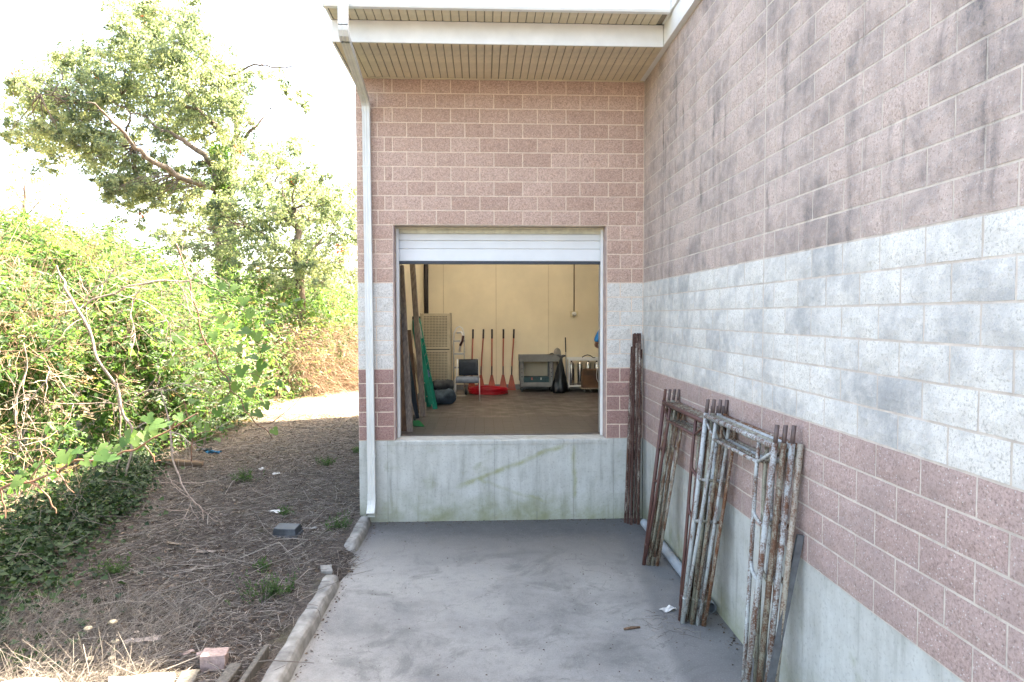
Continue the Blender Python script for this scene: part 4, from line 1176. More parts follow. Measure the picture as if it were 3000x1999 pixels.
# ------------------------------------------------------------------ scaffold frames against the right wall
PALE = rust_paint('pale blue scaffold paint', (.43, .46, .45), (.17, .075, .04), .49)
PALE2 = rust_paint('greenish scaffold paint', (.31, .305, .235), (.155, .075, .04), .53)
BROWN = rust_paint('rust brown scaffold paint', (.115, .05, .042), (.19, .085, .05), .46)
CREAM = rust_paint('rusty cream scaffold paint', (.40, .36, .29), (.19, .075, .03), .54)
RUSTY = rust_paint('dark rust with cream flakes', (.50, .46, .39), (.105, .045, .030), .585)
RUST2 = rust_paint('dark rust', (.20, .13, .10), (.085, .036, .026), .60)
PIN = simple('dark steel pin', (.15, .11, .10), .6, .5)
def scaffold(y0, width, xb, xt, mat, label, pins=(True, True), hgt=2.0, skew=0.0, group=''):
    yb = y0
    sf = thing('scaffold', (xb, y0 - width / 2, 0), label, 'scaffold frame', group)
    def P(u, v, off=0.0):
        t = v / hgt
        return np.array((xb + (xt - xb) * t + skew * u / width + off, y0 - u, v))
    R = .0225
    for s_, u0 in ((0, 0.0), (1, width)):
        mb = MB(); mb.tube([P(u0, 0.0), P(u0, hgt)], R, 10); leg = mb.build('leg', mat, sf, True)
        mb = MB(); mb.tube([P(u0, .23), P(u0, .25)], R + .004, 10); mb.build('collar', mat, leg, True)
        if pins[s_]:
            mb = MB(); mb.tube([P(u0, hgt - .02), P(u0, hgt + .13)], .0165, 10); mb.build('coupling_pin', PIN if mat is not BROWN else mat, sf, True)
    mb = MB(); mb.tube([P(.0, hgt - .03), P(width, hgt - .03)], R, 10); mb.build('header', mat, sf, True)
    ui = .27
    for s_, d in ((0, 1), (1, -1)):
        u0 = 0 if s_ == 0 else width
        mb = MB(); mb.tube([P(u0 + d * ui, hgt - .045), P(u0 + d * (ui - .01), hgt - .30), P(u0 + d * .13, .75), P(u0 + d * .045, .12)], .017, 8); mb.build('inner_post', mat, sf, True)
        mb = MB(); mb.tube([P(u0 + d * .015, hgt - .07), P(u0 + d * (ui - .005), hgt - .20)], .013, 8); mb.build('brace', mat, sf, True)
        for v, uu in ((1.42, .235), (1.02, .165)):
            mb = MB(); mb.tube([P(u0 + d * uu, v + .07), P(u0 + d * (uu - .02), v + .02), P(u0 + d * (uu - .06), v), P(u0 + d * .01, v - .03)], .0145, 8); mb.build('rung', mat, sf, True)
    mb = MB(); mb.tube([P(ui - .005, hgt - .20), P(width - ui + .005, hgt - .20)], .016, 8); mb.build('lower_rail', mat, sf, True)
    return sf
GA = 'scaffold frames of the farther stack'; GB = 'scaffold frames of the nearer stack'
for i, (xb, xt, m_, lab) in enumerate(((-.415, -.185, BROWN, 'rust brown scaffold frame at the front of the farther stack'), (-.362, -.133, PALE2, 'greenish scaffold frame second from the front of the farther stack'),
        (-.318, -.083, PALE2, 'scaffold frame third from the front of the farther stack'), (-.268, -.033, CREAM, 'scaffold frame touching the wall at the back of the farther stack'))):
    scaffold(-1.82 - .012 * i, 1.46, xb, xt, m_, lab, (True, True), 1.95, 0, GA)
for i, (xb, xt, m_, lab) in enumerate(((-.41, -.195, PALE, 'pale blue white scaffold frame at the front of the nearer stack'), (-.325, -.140, PALE2, 'scaffold frame second from the front of the nearer stack'),
        (-.275, -.087, PALE, 'pale scaffold frame third from the front of the nearer stack'), (-.225, -.034, CREAM, 'rusty cream scaffold frame at the wall side of the nearer stack'))):
    scaffold(-3.34 - .02 * i, 1.50, xb, xt, m_, lab, (True, i != 3), 2.02, 0, GB)

# bundle of folded cross braces in the corner
XB = [-.292, -.262, -.228, -.196, -.162, -.128, -.10]
XT = [-.178, -.158, -.138, -.116, -.093, -.070, -.046]
HT = [2.50, 2.68, 2.69, 2.68, 2.69, 2.69, 2.46]
MT = [RUSTY, RUST2, RUST2, RUSTY, RUST2, RUSTY, RUSTY]
NM = ['leftmost', 'second', 'third', 'middle', 'fifth', 'sixth', 'rightmost']
for i in range(7):
    yb, yt = -.20 - .05 * (i % 3), -.085 - .02 * (i % 2)
    lab = '%s rusty scaffold brace of the upright bundle in the wall corner' % NM[i] if i in (0, 3, 6) else '%s rusty scaffold brace from the left in the corner bundle' % NM[i]
    sb = thing('scaffold_brace', (XB[i], yb, 0), lab, 'brace', 'rusty braces bundled upright in the corner')
    a = np.array((XB[i], yb, 0.0)); b = np.array((XT[i], yt, HT[i])); d_ = b - a
    mb = MB(); mb.tube([a + d_ * .05, a + d_ * .07, a + d_ * .93, a + d_ * .95], [.012, .0175, .0175, .012], 10); mb.build('tube', MT[i], sb, True)
    mb = MB(); mb.beam(a, a + d_ * .058, .034, .009, (0, 1, 0)); mb.build('flat_end', RUST2, sb)
    mb = MB(); mb.beam(a + d_ * .942, b, .034, .009, (0, 1, 0)); mb.build('flat_end', RUST2, sb)

# grey plastic pipe along the wall foot
V = []; n = 24; R0, R1 = .056, .049
mb = MB(); p0, p1 = np.array((-.068, -3.15, .058)), np.array((-.066, -.40, .058))
for (p, r) in ((p0, R0), (p1, R0), (p1, R1), (p0, R1)):
    for k in range(n): V.append(p + np.array((r * math.cos(2 * math.pi * k / n), 0, r * math.sin(2 * math.pi * k / n))))
F = [(i * n + k, i * n + (k + 1) % n, ((i + 1) % 4) * n + (k + 1) % n, ((i + 1) % 4) * n + k) for i in range(4) for k in range(n)]
mb.add(V, F); tag(mb.build('plastic_pipe', simple('grey plastic pipe', (.34, .38, .42), .5, var=.15, scale=4), smooth=False), 'grey plastic drain pipe lying along the foot of the right wall', 'pipe')
# leaning grey bar
mb = MB(); mb.beam((-.30, -4.92, .0), (-.026, -4.90, 1.36), .05, .022, (0, 1, 0))
tag(mb.build('metal_bar', simple('dull grey steel bar', (.13, .135, .14), .65, .3, var=.25, wear=(.09, .075, .065))), 'dark grey flat bar leaning on the wall behind the nearer scaffold stack', 'bar')

# ------------------------------------------------------------------ vegetation helpers
LEAF_BRUSH = leaf_material('thicket leaves', [(0.0, (.025, .048, .018)), (.35, (.05, .105, .035)), (.7, (.092, .17, .055)), (.9, (.16, .235, .09)), (.95, (.23, .23, .10)), (1.0, (.24, .16, .09))], .5, .45, 1.9)
LEAF_VINE = leaf_material('vine leaves', [(0.0, (.026, .07, .026)), (.5, (.07, .15, .045)), (.9, (.15, .235, .075)), (1.0, (.29, .28, .10))], .55, .45, 2.0)
LEAF_TREE = leaf_material('tree leaves', [(0.0, (.06, .09, .068)), (.4, (.145, .19, .135)), (.8, (.26, .30, .205)), (.965, (.38, .40, .27)), (.985, (.34, .11, .07)), (1.0, (.36, .10, .07))], .56, .5, 2.1)  # leaf colours lightened to stand in for haze and glare
LEAF_FAR = leaf_material('far tree leaves', [(0.0, (.16, .18, .10)), (1.0, (.30, .31, .17))], .5)  # pale tones put the distant haze into the leaf colour
LEAF_IVY = leaf_material('ivy leaves', [(0.0, (.012, .035, .016)), (1.0, (.045, .085, .03))], .3, .6)
STRAW = leaf_material('dry straw', [(0.0, (.07, .055, .045)), (.5, (.19, .165, .145)), (1.0, (.44, .40, .35))], .12, .8, 1.2)
STALK = leaf_material('dry stalks', [(0.0, (.20, .13, .085)), (.5, (.34, .235, .16)), (1.0, (.48, .37, .27))], .15, .8, 1.2)
LITTER = leaf_material('leaf litter', [(0.0, (.040, .028, .022)), (.5, (.12, .082, .058)), (.9, (.22, .17, .125)), (1.0, (.42, .38, .34))], .12, .85, 1.2)
BARK = simple('grey brown bark', (.17, .13, .105), .9, var=.35, scale=9, bump=.8, stretch=(1, 1, .3))
TWIG = simple('pale bare twig', (.46, .36, .30), .85, var=.25, scale=20)
CANE = simple('reddish vine cane', (.26, .13, .085), .7, var=.25, scale=20)

def norm(a):
    return a / (np.linalg.norm(a, axis=-1, keepdims=True) + 1e-9)

def leaves(name, P, A, N, Ln, Wd, tint, mat, parent=None, fold=.22):
    """two-triangle folded leaves: P base points, A axes, N normals"""
    n = len(P)
    A = norm(A); S = norm(np.cross(A, N)); N = np.cross(S, A)
    Ln = np.broadcast_to(Ln, (n,))[:, None]; Wd = np.broadcast_to(Wd, (n,))[:, None]
    mid = P + A * Ln * .45
    V = np.empty((n, 4, 3))
    V[:, 0] = P; V[:, 1] = mid + S * Wd * .5 + N * Wd * fold; V[:, 2] = mid - S * Wd * .5 + N * Wd * fold
    V[:, 3] = P + A * Ln - N * Ln * .08
    i = np.arange(n)[:, None] * 4
    F = np.concatenate([i + np.array([[0, 1, 3]]), i + np.array([[0, 3, 2]])], 1).reshape(-1, 3)
    return raw_obj(name, V.reshape(-1, 3), F, mat, parent, attrs={'tint': np.repeat(np.clip(tint, 0, 1), 4)})

def ribbons(name, P, D, Ln, Wd, bend, tint, mat, parent=None):
    """thin bent two-segment strips standing for straw, stalks and twigs: a three-sided cross-section"""
    n = len(P)
    D = norm(D); R = rng.normal(size=(n, 3)); S = norm(np.cross(D, R)); T = np.cross(D, S)
    Ln = np.broadcast_to(Ln, (n,))[:, None]; Wd = np.broadcast_to(Wd, (n,))[:, None]
    mid = P + D * Ln * .5 + S * Ln * np.broadcast_to(bend, (n,))[:, None]
    end = P + D * Ln
    V = np.empty((n, 9, 3))
    for k, (c, w) in enumerate(((P, 1.0), (mid, .9), (end, .45))):
        for q in range(3):
            a = 2 * math.pi * q / 3
            V[:, k * 3 + q] = c + (S * math.cos(a) + T * math.sin(a)) * Wd * w * .5
    quads = []
    for k in (0, 1):
        for q in range(3):
            r = (q + 1) % 3; quads.append((k * 3 + q, k * 3 + r, k * 3 + 3 + r, k * 3 + 3 + q))
    F = (np.arange(n)[:, None, None] * 9 + np.array(quads)[None]).reshape(-1, 4)
    return raw_obj(name, V.reshape(-1, 3), F, mat, parent, attrs={'tint': np.repeat(np.clip(tint, 0, 1), 9)})

def twist(p0, p1, n=7, wob=.06, sag=0.0):
    p0 = np.array(p0, float); p1 = np.array(p1, float); L = np.linalg.norm(p1 - p0)
    out = []
    for i in range(n):
        t = i / (n - 1)
        e = math.sin(math.pi * t)
        out.append(p0 + (p1 - p0) * t + (rng.normal(size=3) * wob * L * .35 if 0 < i < n - 1 else 0) - np.array((0, 0, sag * L * e)))
    return out

# ------------------------------------------------------------------ thicket along the yard
EY = [-6, -2.6, .2, 2.9, 7, 11, 14, 17, 24, 34]
EX = [-7.2, -7.35, -7.65, -8.2, -8.6, -8.7, -7.9, -6.8, -6.2, -5.5]
HY = [-6, 0, 4, 8, 14, 26, 34]
HM = [4.9, 5.0, 4.95, 4.6, 4.2, 4.4, 4.6]
def edge_x(Y): return np.interp(Y, EY, EX) + .25 * fbm(Y, Y * 0, 11, 3, 1.3)
def brush_h(d, Y):
    return np.interp(Y, HY, HM) * (1 - np.exp(-(np.maximum(d, 0) + .05) / 1.25)) * (1 + .20 * fbm(d, Y, 21, 4, 1.1))
def brush_points(n, front=.62, deep=.35):
    """points at and a little below the thicket surface with outward normals"""
    u = rng.random(n)
    Y = np.where(rng.random(n) < .72, -5.5 + 15 * u ** 1.05, 4 + 28 * u)
    isf = rng.random(n) < front
    sfrac = rng.random(n) * .93
    d = np.where(isf, -1.25 * np.log(1 - sfrac), 1.2 + 6.5 * rng.random(n) ** 1.3)
    z = brush_h(d, Y)
    X = edge_x(Y) - d
    e = .05
    hx = (brush_h(d + e, Y) - z) / e; hy = (brush_h(d, Y + e) - z) / e
    N = norm(np.stack([hx, -hy, np.ones(n)], -1))
    dep = rng.exponential(deep, n) - .12
    P = np.stack([X, Y, z], -1) - N * dep[:, None]
    # shaded hollow under the overhanging growth at the near end
    k = np.exp(-((P[:, 2] - 1.2) / 1.0) ** 4) * np.clip((Y + 5.5) / 1.0, 0, 1) * np.clip((5.0 - Y) / 2.5, 0, 1)
    k = k * np.clip(.55 + .8 * fbm(Y, P[:, 2] * 1.5, 61, 3, 1.1), 0, 1.25)
    P[:, 0] -= 1.7 * k
    keep = rng.random(n) > .78 * k
    return P[keep], N[keep], dep[keep]

th = thing('vine_thicket', (-9.5, 4, 0), 'dense sunlit vine and sapling thicket filling the left side', 'thicket')
th['kind'] = 'stuff'
# compound leaves
S = 6200; K = 13
P, N, dep = brush_points(S); S = len(P)
dist = np.linalg.norm(P - CAM, axis=1); sc = np.clip(dist / 11, .85, 2.2)
D0 = norm(N * .55 + rng.normal(size=(S, 3)) * .5 + np.array((.25, -.1, .35)))
L0 = (.30 + .35 * rng.random(S)) * sc
side = norm(np.cross(D0, np.array((0, 0, 1.0)) + rng.normal(size=(S, 3)) * .3))
t = (np.arange(K) // 2 + .6) / (K / 2)
sg = np.where(np.arange(K) % 2 == 0, 1.0, -1.0)
pos = P[:, None] + D0[:, None] * (L0[:, None] * t[None])[..., None] - np.array((0, 0, 1.0)) * (L0[:, None] * .30 * t[None] ** 2)[..., None]
ax = side[:, None] * sg[None, :, None] * .85 + D0[:, None] * .55 + rng.normal(size=(S, K, 3)) * .22 - np.array((0, 0, .25))
up = norm(np.array((0, 0, 1.0)) + .6 * N + rng.normal(size=(S, 3)) * .45)
nn = up[:, None] + rng.normal(size=(S, K, 3)) * .28
ln = (.055 + .04 * rng.random((S, K))) * sc[:, None]
tint = np.clip(.45 + .34 * fbm(P[:, 0], P[:, 1] + P[:, 2], 31, 3, 1.1)[:, None] + rng.normal(size=(S, 1)) * .20 + rng.normal(size=(S, K)) * .10, 0, .99)
tint = np.where((rng.random((S, 1)) < .03), .985, tint)
o = leaves('compound_leaves', pos.reshape(-1, 3), ax.reshape(-1, 3), nn.reshape(-1, 3), ln.ravel(), ln.ravel() * .42, tint.ravel(), LEAF_BRUSH, th); o['kind'] = 'stuff'
# broad vine leaves
n = 30000
P, N, dep = brush_points(n, .70, .28); n = len(P)
dist = np.linalg.norm(P - CAM, axis=1); sc = np.clip(dist / 11, .8, 2.0)
A = norm(rng.normal(size=(n, 3)) * .6 + np.array((.2, -.2, -.55)))
NN = norm(N * .9 + np.array((.1, 0, .5)) + rng.normal(size=(n, 3)) * .55)
ln = (.055 + .13 * rng.random(n) ** 2.6) * sc
tint = np.clip(.42 + .3 * fbm(P[:, 0], P[:, 1] + P[:, 2], 37, 3, 1.3) + rng.normal(size=n) * .16, 0, 1)
o = leaves('broad_leaves', P, A, NN, ln, ln * .85, tint, LEAF_VINE, th); o['kind'] = 'stuff'
# inner foliage that closes the mass
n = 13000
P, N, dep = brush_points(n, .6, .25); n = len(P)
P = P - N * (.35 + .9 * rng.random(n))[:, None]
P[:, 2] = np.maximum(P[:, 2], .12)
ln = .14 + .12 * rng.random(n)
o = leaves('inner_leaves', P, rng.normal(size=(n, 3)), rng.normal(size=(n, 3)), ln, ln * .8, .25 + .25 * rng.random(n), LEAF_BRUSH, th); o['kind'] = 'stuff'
# stems
n = 11000
P, N, dep = brush_points(n, .75, .3); n = len(P)
D = norm(rng.normal(size=(n, 3)) + np.array((.3, -.2, .9)))
o = ribbons('stems', P - D * .3, D, .35 + .9 * rng.random(n), .006 + .008 * rng.random(n), rng.normal(size=n) * .08, .25 + .6 * rng.random(n), STALK, th); o['kind'] = 'stuff'

# ivy creeping at the thicket foot
n = 12000
Y = -4.2 + 7.1 * rng.random(n) ** 1.1; d = rng.exponential(.42, n)
X = edge_x(Y) + .25 - .9 * rng.random(n) + d * np.clip(.85 - (Y + 4.5) / 7, .15, .8)
hh = .5 * np.exp(-np.maximum(X - edge_x(Y), 0) / .40)
P = np.stack([X, Y, ground_z(X, Y) + .015 + hh * rng.random(n) + .05 * rng.random(n)], -1)
A = norm(rng.normal(size=(n, 3)) * np.array((1, 1, .35)) + np.array((.2, -.2, -.15)))
NN = norm(rng.normal(size=(n, 3)) * .45 + np.array((.15, -.25, 1)))
ln = .025 + .075 * rng.random(n) ** 2
o = leaves('ivy_cover', P, A, NN, ln, ln * .9, rng.random(n), LEAF_IVY)
tag(o, 'dark green ivy creeping over the soil at the thicket foot', 'ivy', kind='stuff')

n = 90
Y = -4.3 + 6.0 * rng.random(n); X = edge_x(Y) + .5 - .9 * rng.random(n)
P = np.stack([X, Y, ground_z(X, Y) + .15 + .5 * rng.random(n)], -1)
D = norm(rng.normal(size=(n, 3)) * np.array((1, 1, .6)) + np.array((.4, -.2, -.1)))
o = ribbons('dry_runners', P, D, .3 + .7 * rng.random(n), .004 + .004 * rng.random(n), rng.normal(size=n) * .14, .1 + .5 * rng.random(n), STRAW)
tag(o, 'thin dry runners hanging over the ivy at the thicket foot', 'runners', kind='stuff')

# dry stalks at the far right end of the thicket
n = 5200
Y = 12.5 + 6.5 * rng.random(n); X = edge_x(Y) + .5 - 2.2 * rng.random(n)
hz = np.clip(2.9 * (1 - np.exp(-(edge_x(Y) + .7 - X) / .8)), .2, 3)
P = np.stack([X, Y, .15 + hz * rng.random(n)], -1)
D = norm(np.stack([.6 + rng.normal(size=n) * .5, -.4 + rng.normal(size=n) * .5, -.5 + rng.normal(size=n) * .5], -1))
o = ribbons('dry_stalks', P, D, .5 + .9 * rng.random(n), .010 + .008 * rng.random(n), rng.normal(size=n) * .12, rng.random(n), STALK)
tag(o, 'tangle of dry tan stalks past the corner of the dock wing', 'dry stalks', kind='stuff')

# ------------------------------------------------------------------ trees
def tree(name, label, limbs, clumps, Y0, per, leaf, mat, bark, dy=2.2, ivy=None, group='trees behind the yard', seed=1):
    r = np.random.default_rng(seed)
    b = at(limbs[0][0][0], limbs[0][0][1], Y0)
    t = thing(name, (b[0], Y0, 0), label, 'tree', group)
    first = True; LIMBPTS = []
    for pts, r0, r1 in [(l[0:-2], l[-2], l[-1]) for l in limbs]:
        q = []
        m_ = len(pts); off = r.normal() * (.0 if first else .5)
        for i, (x, y) in enumerate(pts):
            yy = Y0 + off * i + (0 if first else r.normal() * .15)
            q.append(at(x, y, yy))
        # refine
        Q = []
        for a, c in zip(q[:-1], q[1:]):
            for k in range(3): Q.append(a + (c - a) * k / 3 + (r.normal(size=3) * .05 if k else 0))
        Q.append(q[-1])
        if first: Q[0][2] = 0.0
        R = list(np.linspace(r0, r1 * (1 if first else .35), len(Q)))
        if not first: LIMBPTS.extend(Q)
        else: LIMBPTS.append(Q[-1])
        mb = MB(); mb.tube(Q, R, 10); mb.build('trunk' if first else 'limb', bark, t, True)
        first = False
    allP = []; T = []; tw = MB()
    LP = np.array(LIMBPTS)
    for ci, (x, y, rx, ry) in enumerate(clumps):
        yy = Y0 + r.uniform(-dy, dy)
        c = at(x, y, yy); s_ = (yy - CAM[1]) / 1555.2
        RX, RZ = rx * s_, ry * s_; RY = (RX + RZ) / 2
        N_ = int(per * max(.12, RX * RZ))
        ns = max(4, int(N_ / 26))
        sub = norm(r.normal(size=(ns, 3))) * (.25 + .95 * r.random((ns, 1)) ** .6)
        k = r.integers(0, ns, N_)
        p = sub[k] + r.normal(size=(N_, 3)) * .15
        allP.append(c + p * np.array((RX, RY, RZ)))
        st = .45 + r.normal() * .12 + r.normal(size=ns) * .17
        tt = np.clip(st[k] + r.normal(size=N_) * .12, 0, .96)
        hot = r.random(ns) < .004
        T.append(np.where(hot[k] & (r.random(N_) < .6), .99, tt))
        j = np.argmin(np.linalg.norm(LP - c, axis=1) + .6 * np.maximum(0, LP[:, 2] - c[2]))
        q0, q1 = LP[j], c
        L_ = np.linalg.norm(q1 - q0)
        if L_ > .3:
            mid = (q0 + q1) / 2 + r.normal(size=3) * L_ * .10
            tw.tube([q0, (q0 + mid) / 2 + r.normal(size=3) * L_ * .03, mid, (mid + q1) / 2 + r.normal(size=3) * L_ * .04, q1], [.022, .02, .017, .013, .009], 5)
        for q in range(4):
            e = c + sub[q] * np.array((RX, RY, RZ))
            tw.tube([c, (c + e) / 2 + r.normal(size=3) * .05, e], [.012, .009, .005], 4)
    tw.build('twigs', bark, t, True)
    P = np.concatenate(allP); n = len(P)
    ln = leaf * (.7 + .6 * r.random(n))
    A = norm(r.normal(size=(n, 3)) + np.array((0, 0, -.5)))
    leaves('crown', P, A, norm(r.normal(size=(n, 3)) + np.array((0, 0, .8))), ln, ln * .5, np.concatenate(T), mat, t)
    if ivy:
        (x0, y0), (x1, y1), rr, n = ivy
        a, c = at(x0, y0, Y0), at(x1, y1, Y0)
        k = r.random(n)[:, None]; th_ = r.random(n) * 2 * math.pi
        rad_ = rr * (1.0 + .25 * r.normal(size=n)) * (1.12 - .35 * k[:, 0])
        O = np.stack([np.cos(th_), np.sin(th_), np.zeros(n)], -1)
        P = a + (c - a) * k + O * rad_[:, None]
        leaves('ivy', P, norm(r.normal(size=(n, 3)) + np.array((0, 0, -.8))), O + r.normal(size=(n, 3)) * .4, .10, .09, .35 + .5 * r.random(n), LEAF_VINE, t)
    return t

BIG_POLY = [(270, 10), (330, 0), (430, 10), (450, 60), (455, 110), (520, 120), (555, 160), (560, 220), (560, 290), (585, 340), (560, 400), (470, 430), (330, 450), (300, 470), (240, 450), (230, 420), (160, 410), (90, 390), (50, 350), (10, 310), (5, 270), (50, 250), (5, 220), (20, 190), (100, 160), (150, 125), (200, 110), (260, 100), (280, 70), (250, 40)]
BUSH_POLY = [(585, 345), (640, 325), (690, 335), (720, 370), (750, 395), (800, 430), (840, 470), (850, 660), (560, 670), (470, 610), (400, 575), (330, 545), (360, 520), (450, 480), (520, 430), (560, 400)]
LOW_POLY = [(225, 395), (330, 350), (470, 370), (525, 470), (430, 540), (330, 540), (235, 545), (235, 470)]
HOLES = [(345, 335, 30), (300, 400, 20), (430, 350, 28), (275, 285, 14), (410, 180, 14), (610, 330, 22), (270, 490, 30)]
def fill_clumps(n, r0, r1, seed, poly):
    r = np.random.default_rng(seed); out = []
    P = np.array(poly, float); lo, hi = P.min(0), P.max(0)
    while len(out) < n:
        x, y = lo + (hi - lo) * r.random(2); ins = False
        for (ax, ay), (bx, by) in zip(P, np.roll(P, -1, 0)):
            if (ay > y) != (by > y) and x < (bx - ax) * (y - ay) / (by - ay) + ax: ins = not ins
        if not ins or any(math.hypot(x - h[0], y - h[1]) < h[2] for h in HOLES): continue
        q = r.uniform(r0, r1); out.append((x, y, q * 1.15, q * .8))
    return out
BIG_LIMBS = [
    ((520, 800), (518, 640), (512, 520), (508, 430), (500, 380), .36, .26),
    ((508, 440), (455, 420), (400, 400), (350, 370), (310, 340), (270, 290), (235, 255), (200, 235), .15, .05),
    ((500, 390), (470, 355), (430, 330), (400, 310), (370, 300), (330, 265), (290, 250), .13, .05),
    ((525, 440), (535, 380), (545, 320), (540, 260), (510, 190), (480, 150), .26, .07),
    ((540, 270), (500, 230), (480, 190), (465, 170), .12, .05),
    ((505, 300), (450, 250), (400, 235), (360, 225), (310, 215), .12, .04),
    ((505, 200), (460, 130), (430, 80), (410, 30), .10, .03),
    ((450, 240), (410, 170), (370, 130), (330, 90), (300, 40), .11, .03),
    ((545, 330), (590, 290), (620, 250), .09, .03),
    ((540, 430), (580, 415), (620, 390), (670, 370), .12, .04),
    ((500, 190), (560, 160), (600, 150), (640, 155), (680, 150), (695, 175), (690, 215), .05, .015),
    ((600, 150), (610, 130), (612, 120), .025, .01),
    ((310, 335), (290, 300), (300, 260), (280, 220), .07, .02),
    ((235, 255), (180, 230), (130, 225), (80, 210), .06, .02),
]
BIG_CLUMPS = [(285, 22, 36, 26), (350, 12, 30, 22), (385, 40, 52, 40), (330, 62, 40, 34), (425, 50, 36, 34), (400, 98, 58, 34), (448, 88, 34, 24), (262, 62, 14, 10), (280, 75, 18, 12),
    (205, 128, 46, 26), (160, 128, 34, 24), (255, 118, 40, 30), (300, 150, 56, 34), (365, 150, 60, 42), (430, 140, 58, 40), (495, 150, 50, 40), (520, 195, 46, 40), (455, 195, 60, 40),
    (112, 175, 52, 30), (70, 190, 40, 26), (25, 205, 26, 22), (45, 230, 34, 18), (130, 222, 62, 30), (190, 196, 48, 30), (235, 180, 40, 30), (255, 225, 56, 34), (205, 250, 56, 30),
    (60, 272, 42, 28), (22, 285, 22, 20), (95, 300, 48, 30), (55, 320, 36, 24), (145, 290, 54, 34), (150, 335, 44, 30), (110, 360, 34, 30), (105, 385, 24, 16), (190, 320, 46, 30), (215, 365, 44, 30), (230, 390, 34, 16), (255, 330, 38, 26),
    (330, 205, 40, 26), (390, 215, 46, 28), (355, 262, 48, 30), (410, 262, 46, 32), (400, 300, 36, 22), (455, 245, 48, 36), (470, 290, 46, 32), (505, 245, 44, 40), (545, 235, 34, 30), (520, 300, 32, 28), (330, 300, 22, 14),
    (625, 172, 26, 12), (655, 200, 22, 14), (690, 222, 22, 16), (705, 245, 14, 12), (590, 168, 22, 14), (560, 205, 24, 22),
    (250, 455, 22, 12), (240, 436, 18, 16), (285, 425, 34, 18), (270, 468, 24, 10), (330, 418, 30, 22), (345, 450, 30, 18), (300, 440, 24, 14), (380, 430, 34, 20), (430, 410, 36, 26), (455, 450, 38, 28), (400, 395, 24, 12), (265, 515, 26, 12), (235, 538, 18, 8), (430, 460, 30, 20),
    (560, 300, 26, 26), (560, 360, 30, 26), (480, 340, 20, 14)]
tree('ivy_trunk_tree', 'big tree with an ivy covered forked trunk and wide open crown', BIG_LIMBS, [(a, b, c * 1.1, d_ * 1.1) for a, b, c, d_ in BIG_CLUMPS] + fill_clumps(150, 14, 30, 3, BIG_POLY) + fill_clumps(34, 13, 26, 8, LOW_POLY), 19.0, 1150, .145, LEAF_TREE, BARK, 2.0, ((522, 640), (505, 335), .36, 5200), seed=4)
R_CL = [(600, 385, 48, 34), (650, 360, 50, 36), (690, 345, 34, 26), (680, 395, 46, 34), (625, 430, 56, 36), (700, 440, 56, 40), (745, 425, 40, 40), (780, 470, 44, 46), (730, 490, 56, 44), (660, 480, 60, 44), (600, 470, 50, 40), (560, 440, 36, 30),
        (560, 500, 52, 40), (500, 500, 46, 36), (460, 520, 44, 34), (420, 530, 40, 26), (620, 530, 60, 40), (690, 550, 60, 40), (760, 540, 50, 44), (800, 520, 40, 60), (790, 600, 44, 44), (730, 600, 56, 40), (660, 600, 60, 36), (590, 580, 58, 36), (530, 560, 52, 36), (480, 580, 50, 30), (640, 640, 60, 30), (740, 640, 60, 30), (800, 650, 40, 30), (420, 570, 40, 24), (370, 545, 30, 16)]
tree('bushy_tree', 'lower dense bushy tree right of the ivy trunk, touching the wall corner', [((690, 800), (688, 640), (680, 560), (675, 480), .20, .09), ((684, 620), (730, 560), (770, 520), .08, .03), ((684, 600), (620, 550), (570, 520), .08, .03), ((676, 520), (650, 450), (645, 400), .07, .02)],
     R_CL + fill_clumps(70, 16, 30, 5, BUSH_POLY), 16.0, 1150, .135, LEAF_TREE, BARK, 2.2, seed=9)
tree('pale_tree', 'pale hazy tree far behind the thicket at the left edge', [((60, 740), (58, 560), (55, 470), (60, 420), .22, .08), ((57, 500), (100, 450), (150, 420), .06, .02), ((57, 500), (20, 440), .06, .02)],
     [(30, 380, 40, 24), (70, 395, 50, 24), (110, 420, 46, 20), (30, 430, 50, 26), (80, 450, 50, 28), (140, 445, 30, 16), (30, 480, 50, 30), (90, 500, 60, 30), (160, 520, 50, 24)], 44.0, 60, .26, LEAF_FAR, BARK, 2.5, seed=13)

# ------------------------------------------------------------------ bare branches and grape vines at the thicket front
def grape_leaf_data(size, seed):
    r = np.random.default_rng(seed)
    out = []
    n = 18
    for i in range(n):
        a = math.pi * (-.93 + 1.86 * i / (n - 1))
        lob = .80 + .17 * math.cos(3 * a) * (1 if abs(a) < 2.2 else .6) + .05 * math.cos(9 * a + 1) + r.normal() * .025
        rr = size * .58 * lob * (1 - .10 * abs(a) / math.pi)
        x = rr * math.sin(a); y = rr * math.cos(a)
        out.append((x, y, -.18 * size * (x * x + y * y) / (size * size) * (1 + .8 * math.sin(a * 2 + seed)) + .10 * abs(x)))
    V = [(0, 0, 0.0)] + out
    F = [(0, i + 2, i + 1) for i in range(n - 1)]
    return V, F
GL = []
for q in range(5):
    V, F = grape_leaf_data(1.0, q)
    me = bpy.data.meshes.new('leaf'); me.from_pydata(V, [], F); me.update()
    a = me.attributes.new('tint', 'FLOAT', 'POINT'); a.data.foreach_set('value', [(.45, .6, .75, .85, .97)[q]] * len(V))
    me.polygons.foreach_set('use_smooth', [True] * len(me.polygons))
    me.materials.append(LEAF_VINE); GL.append(me)
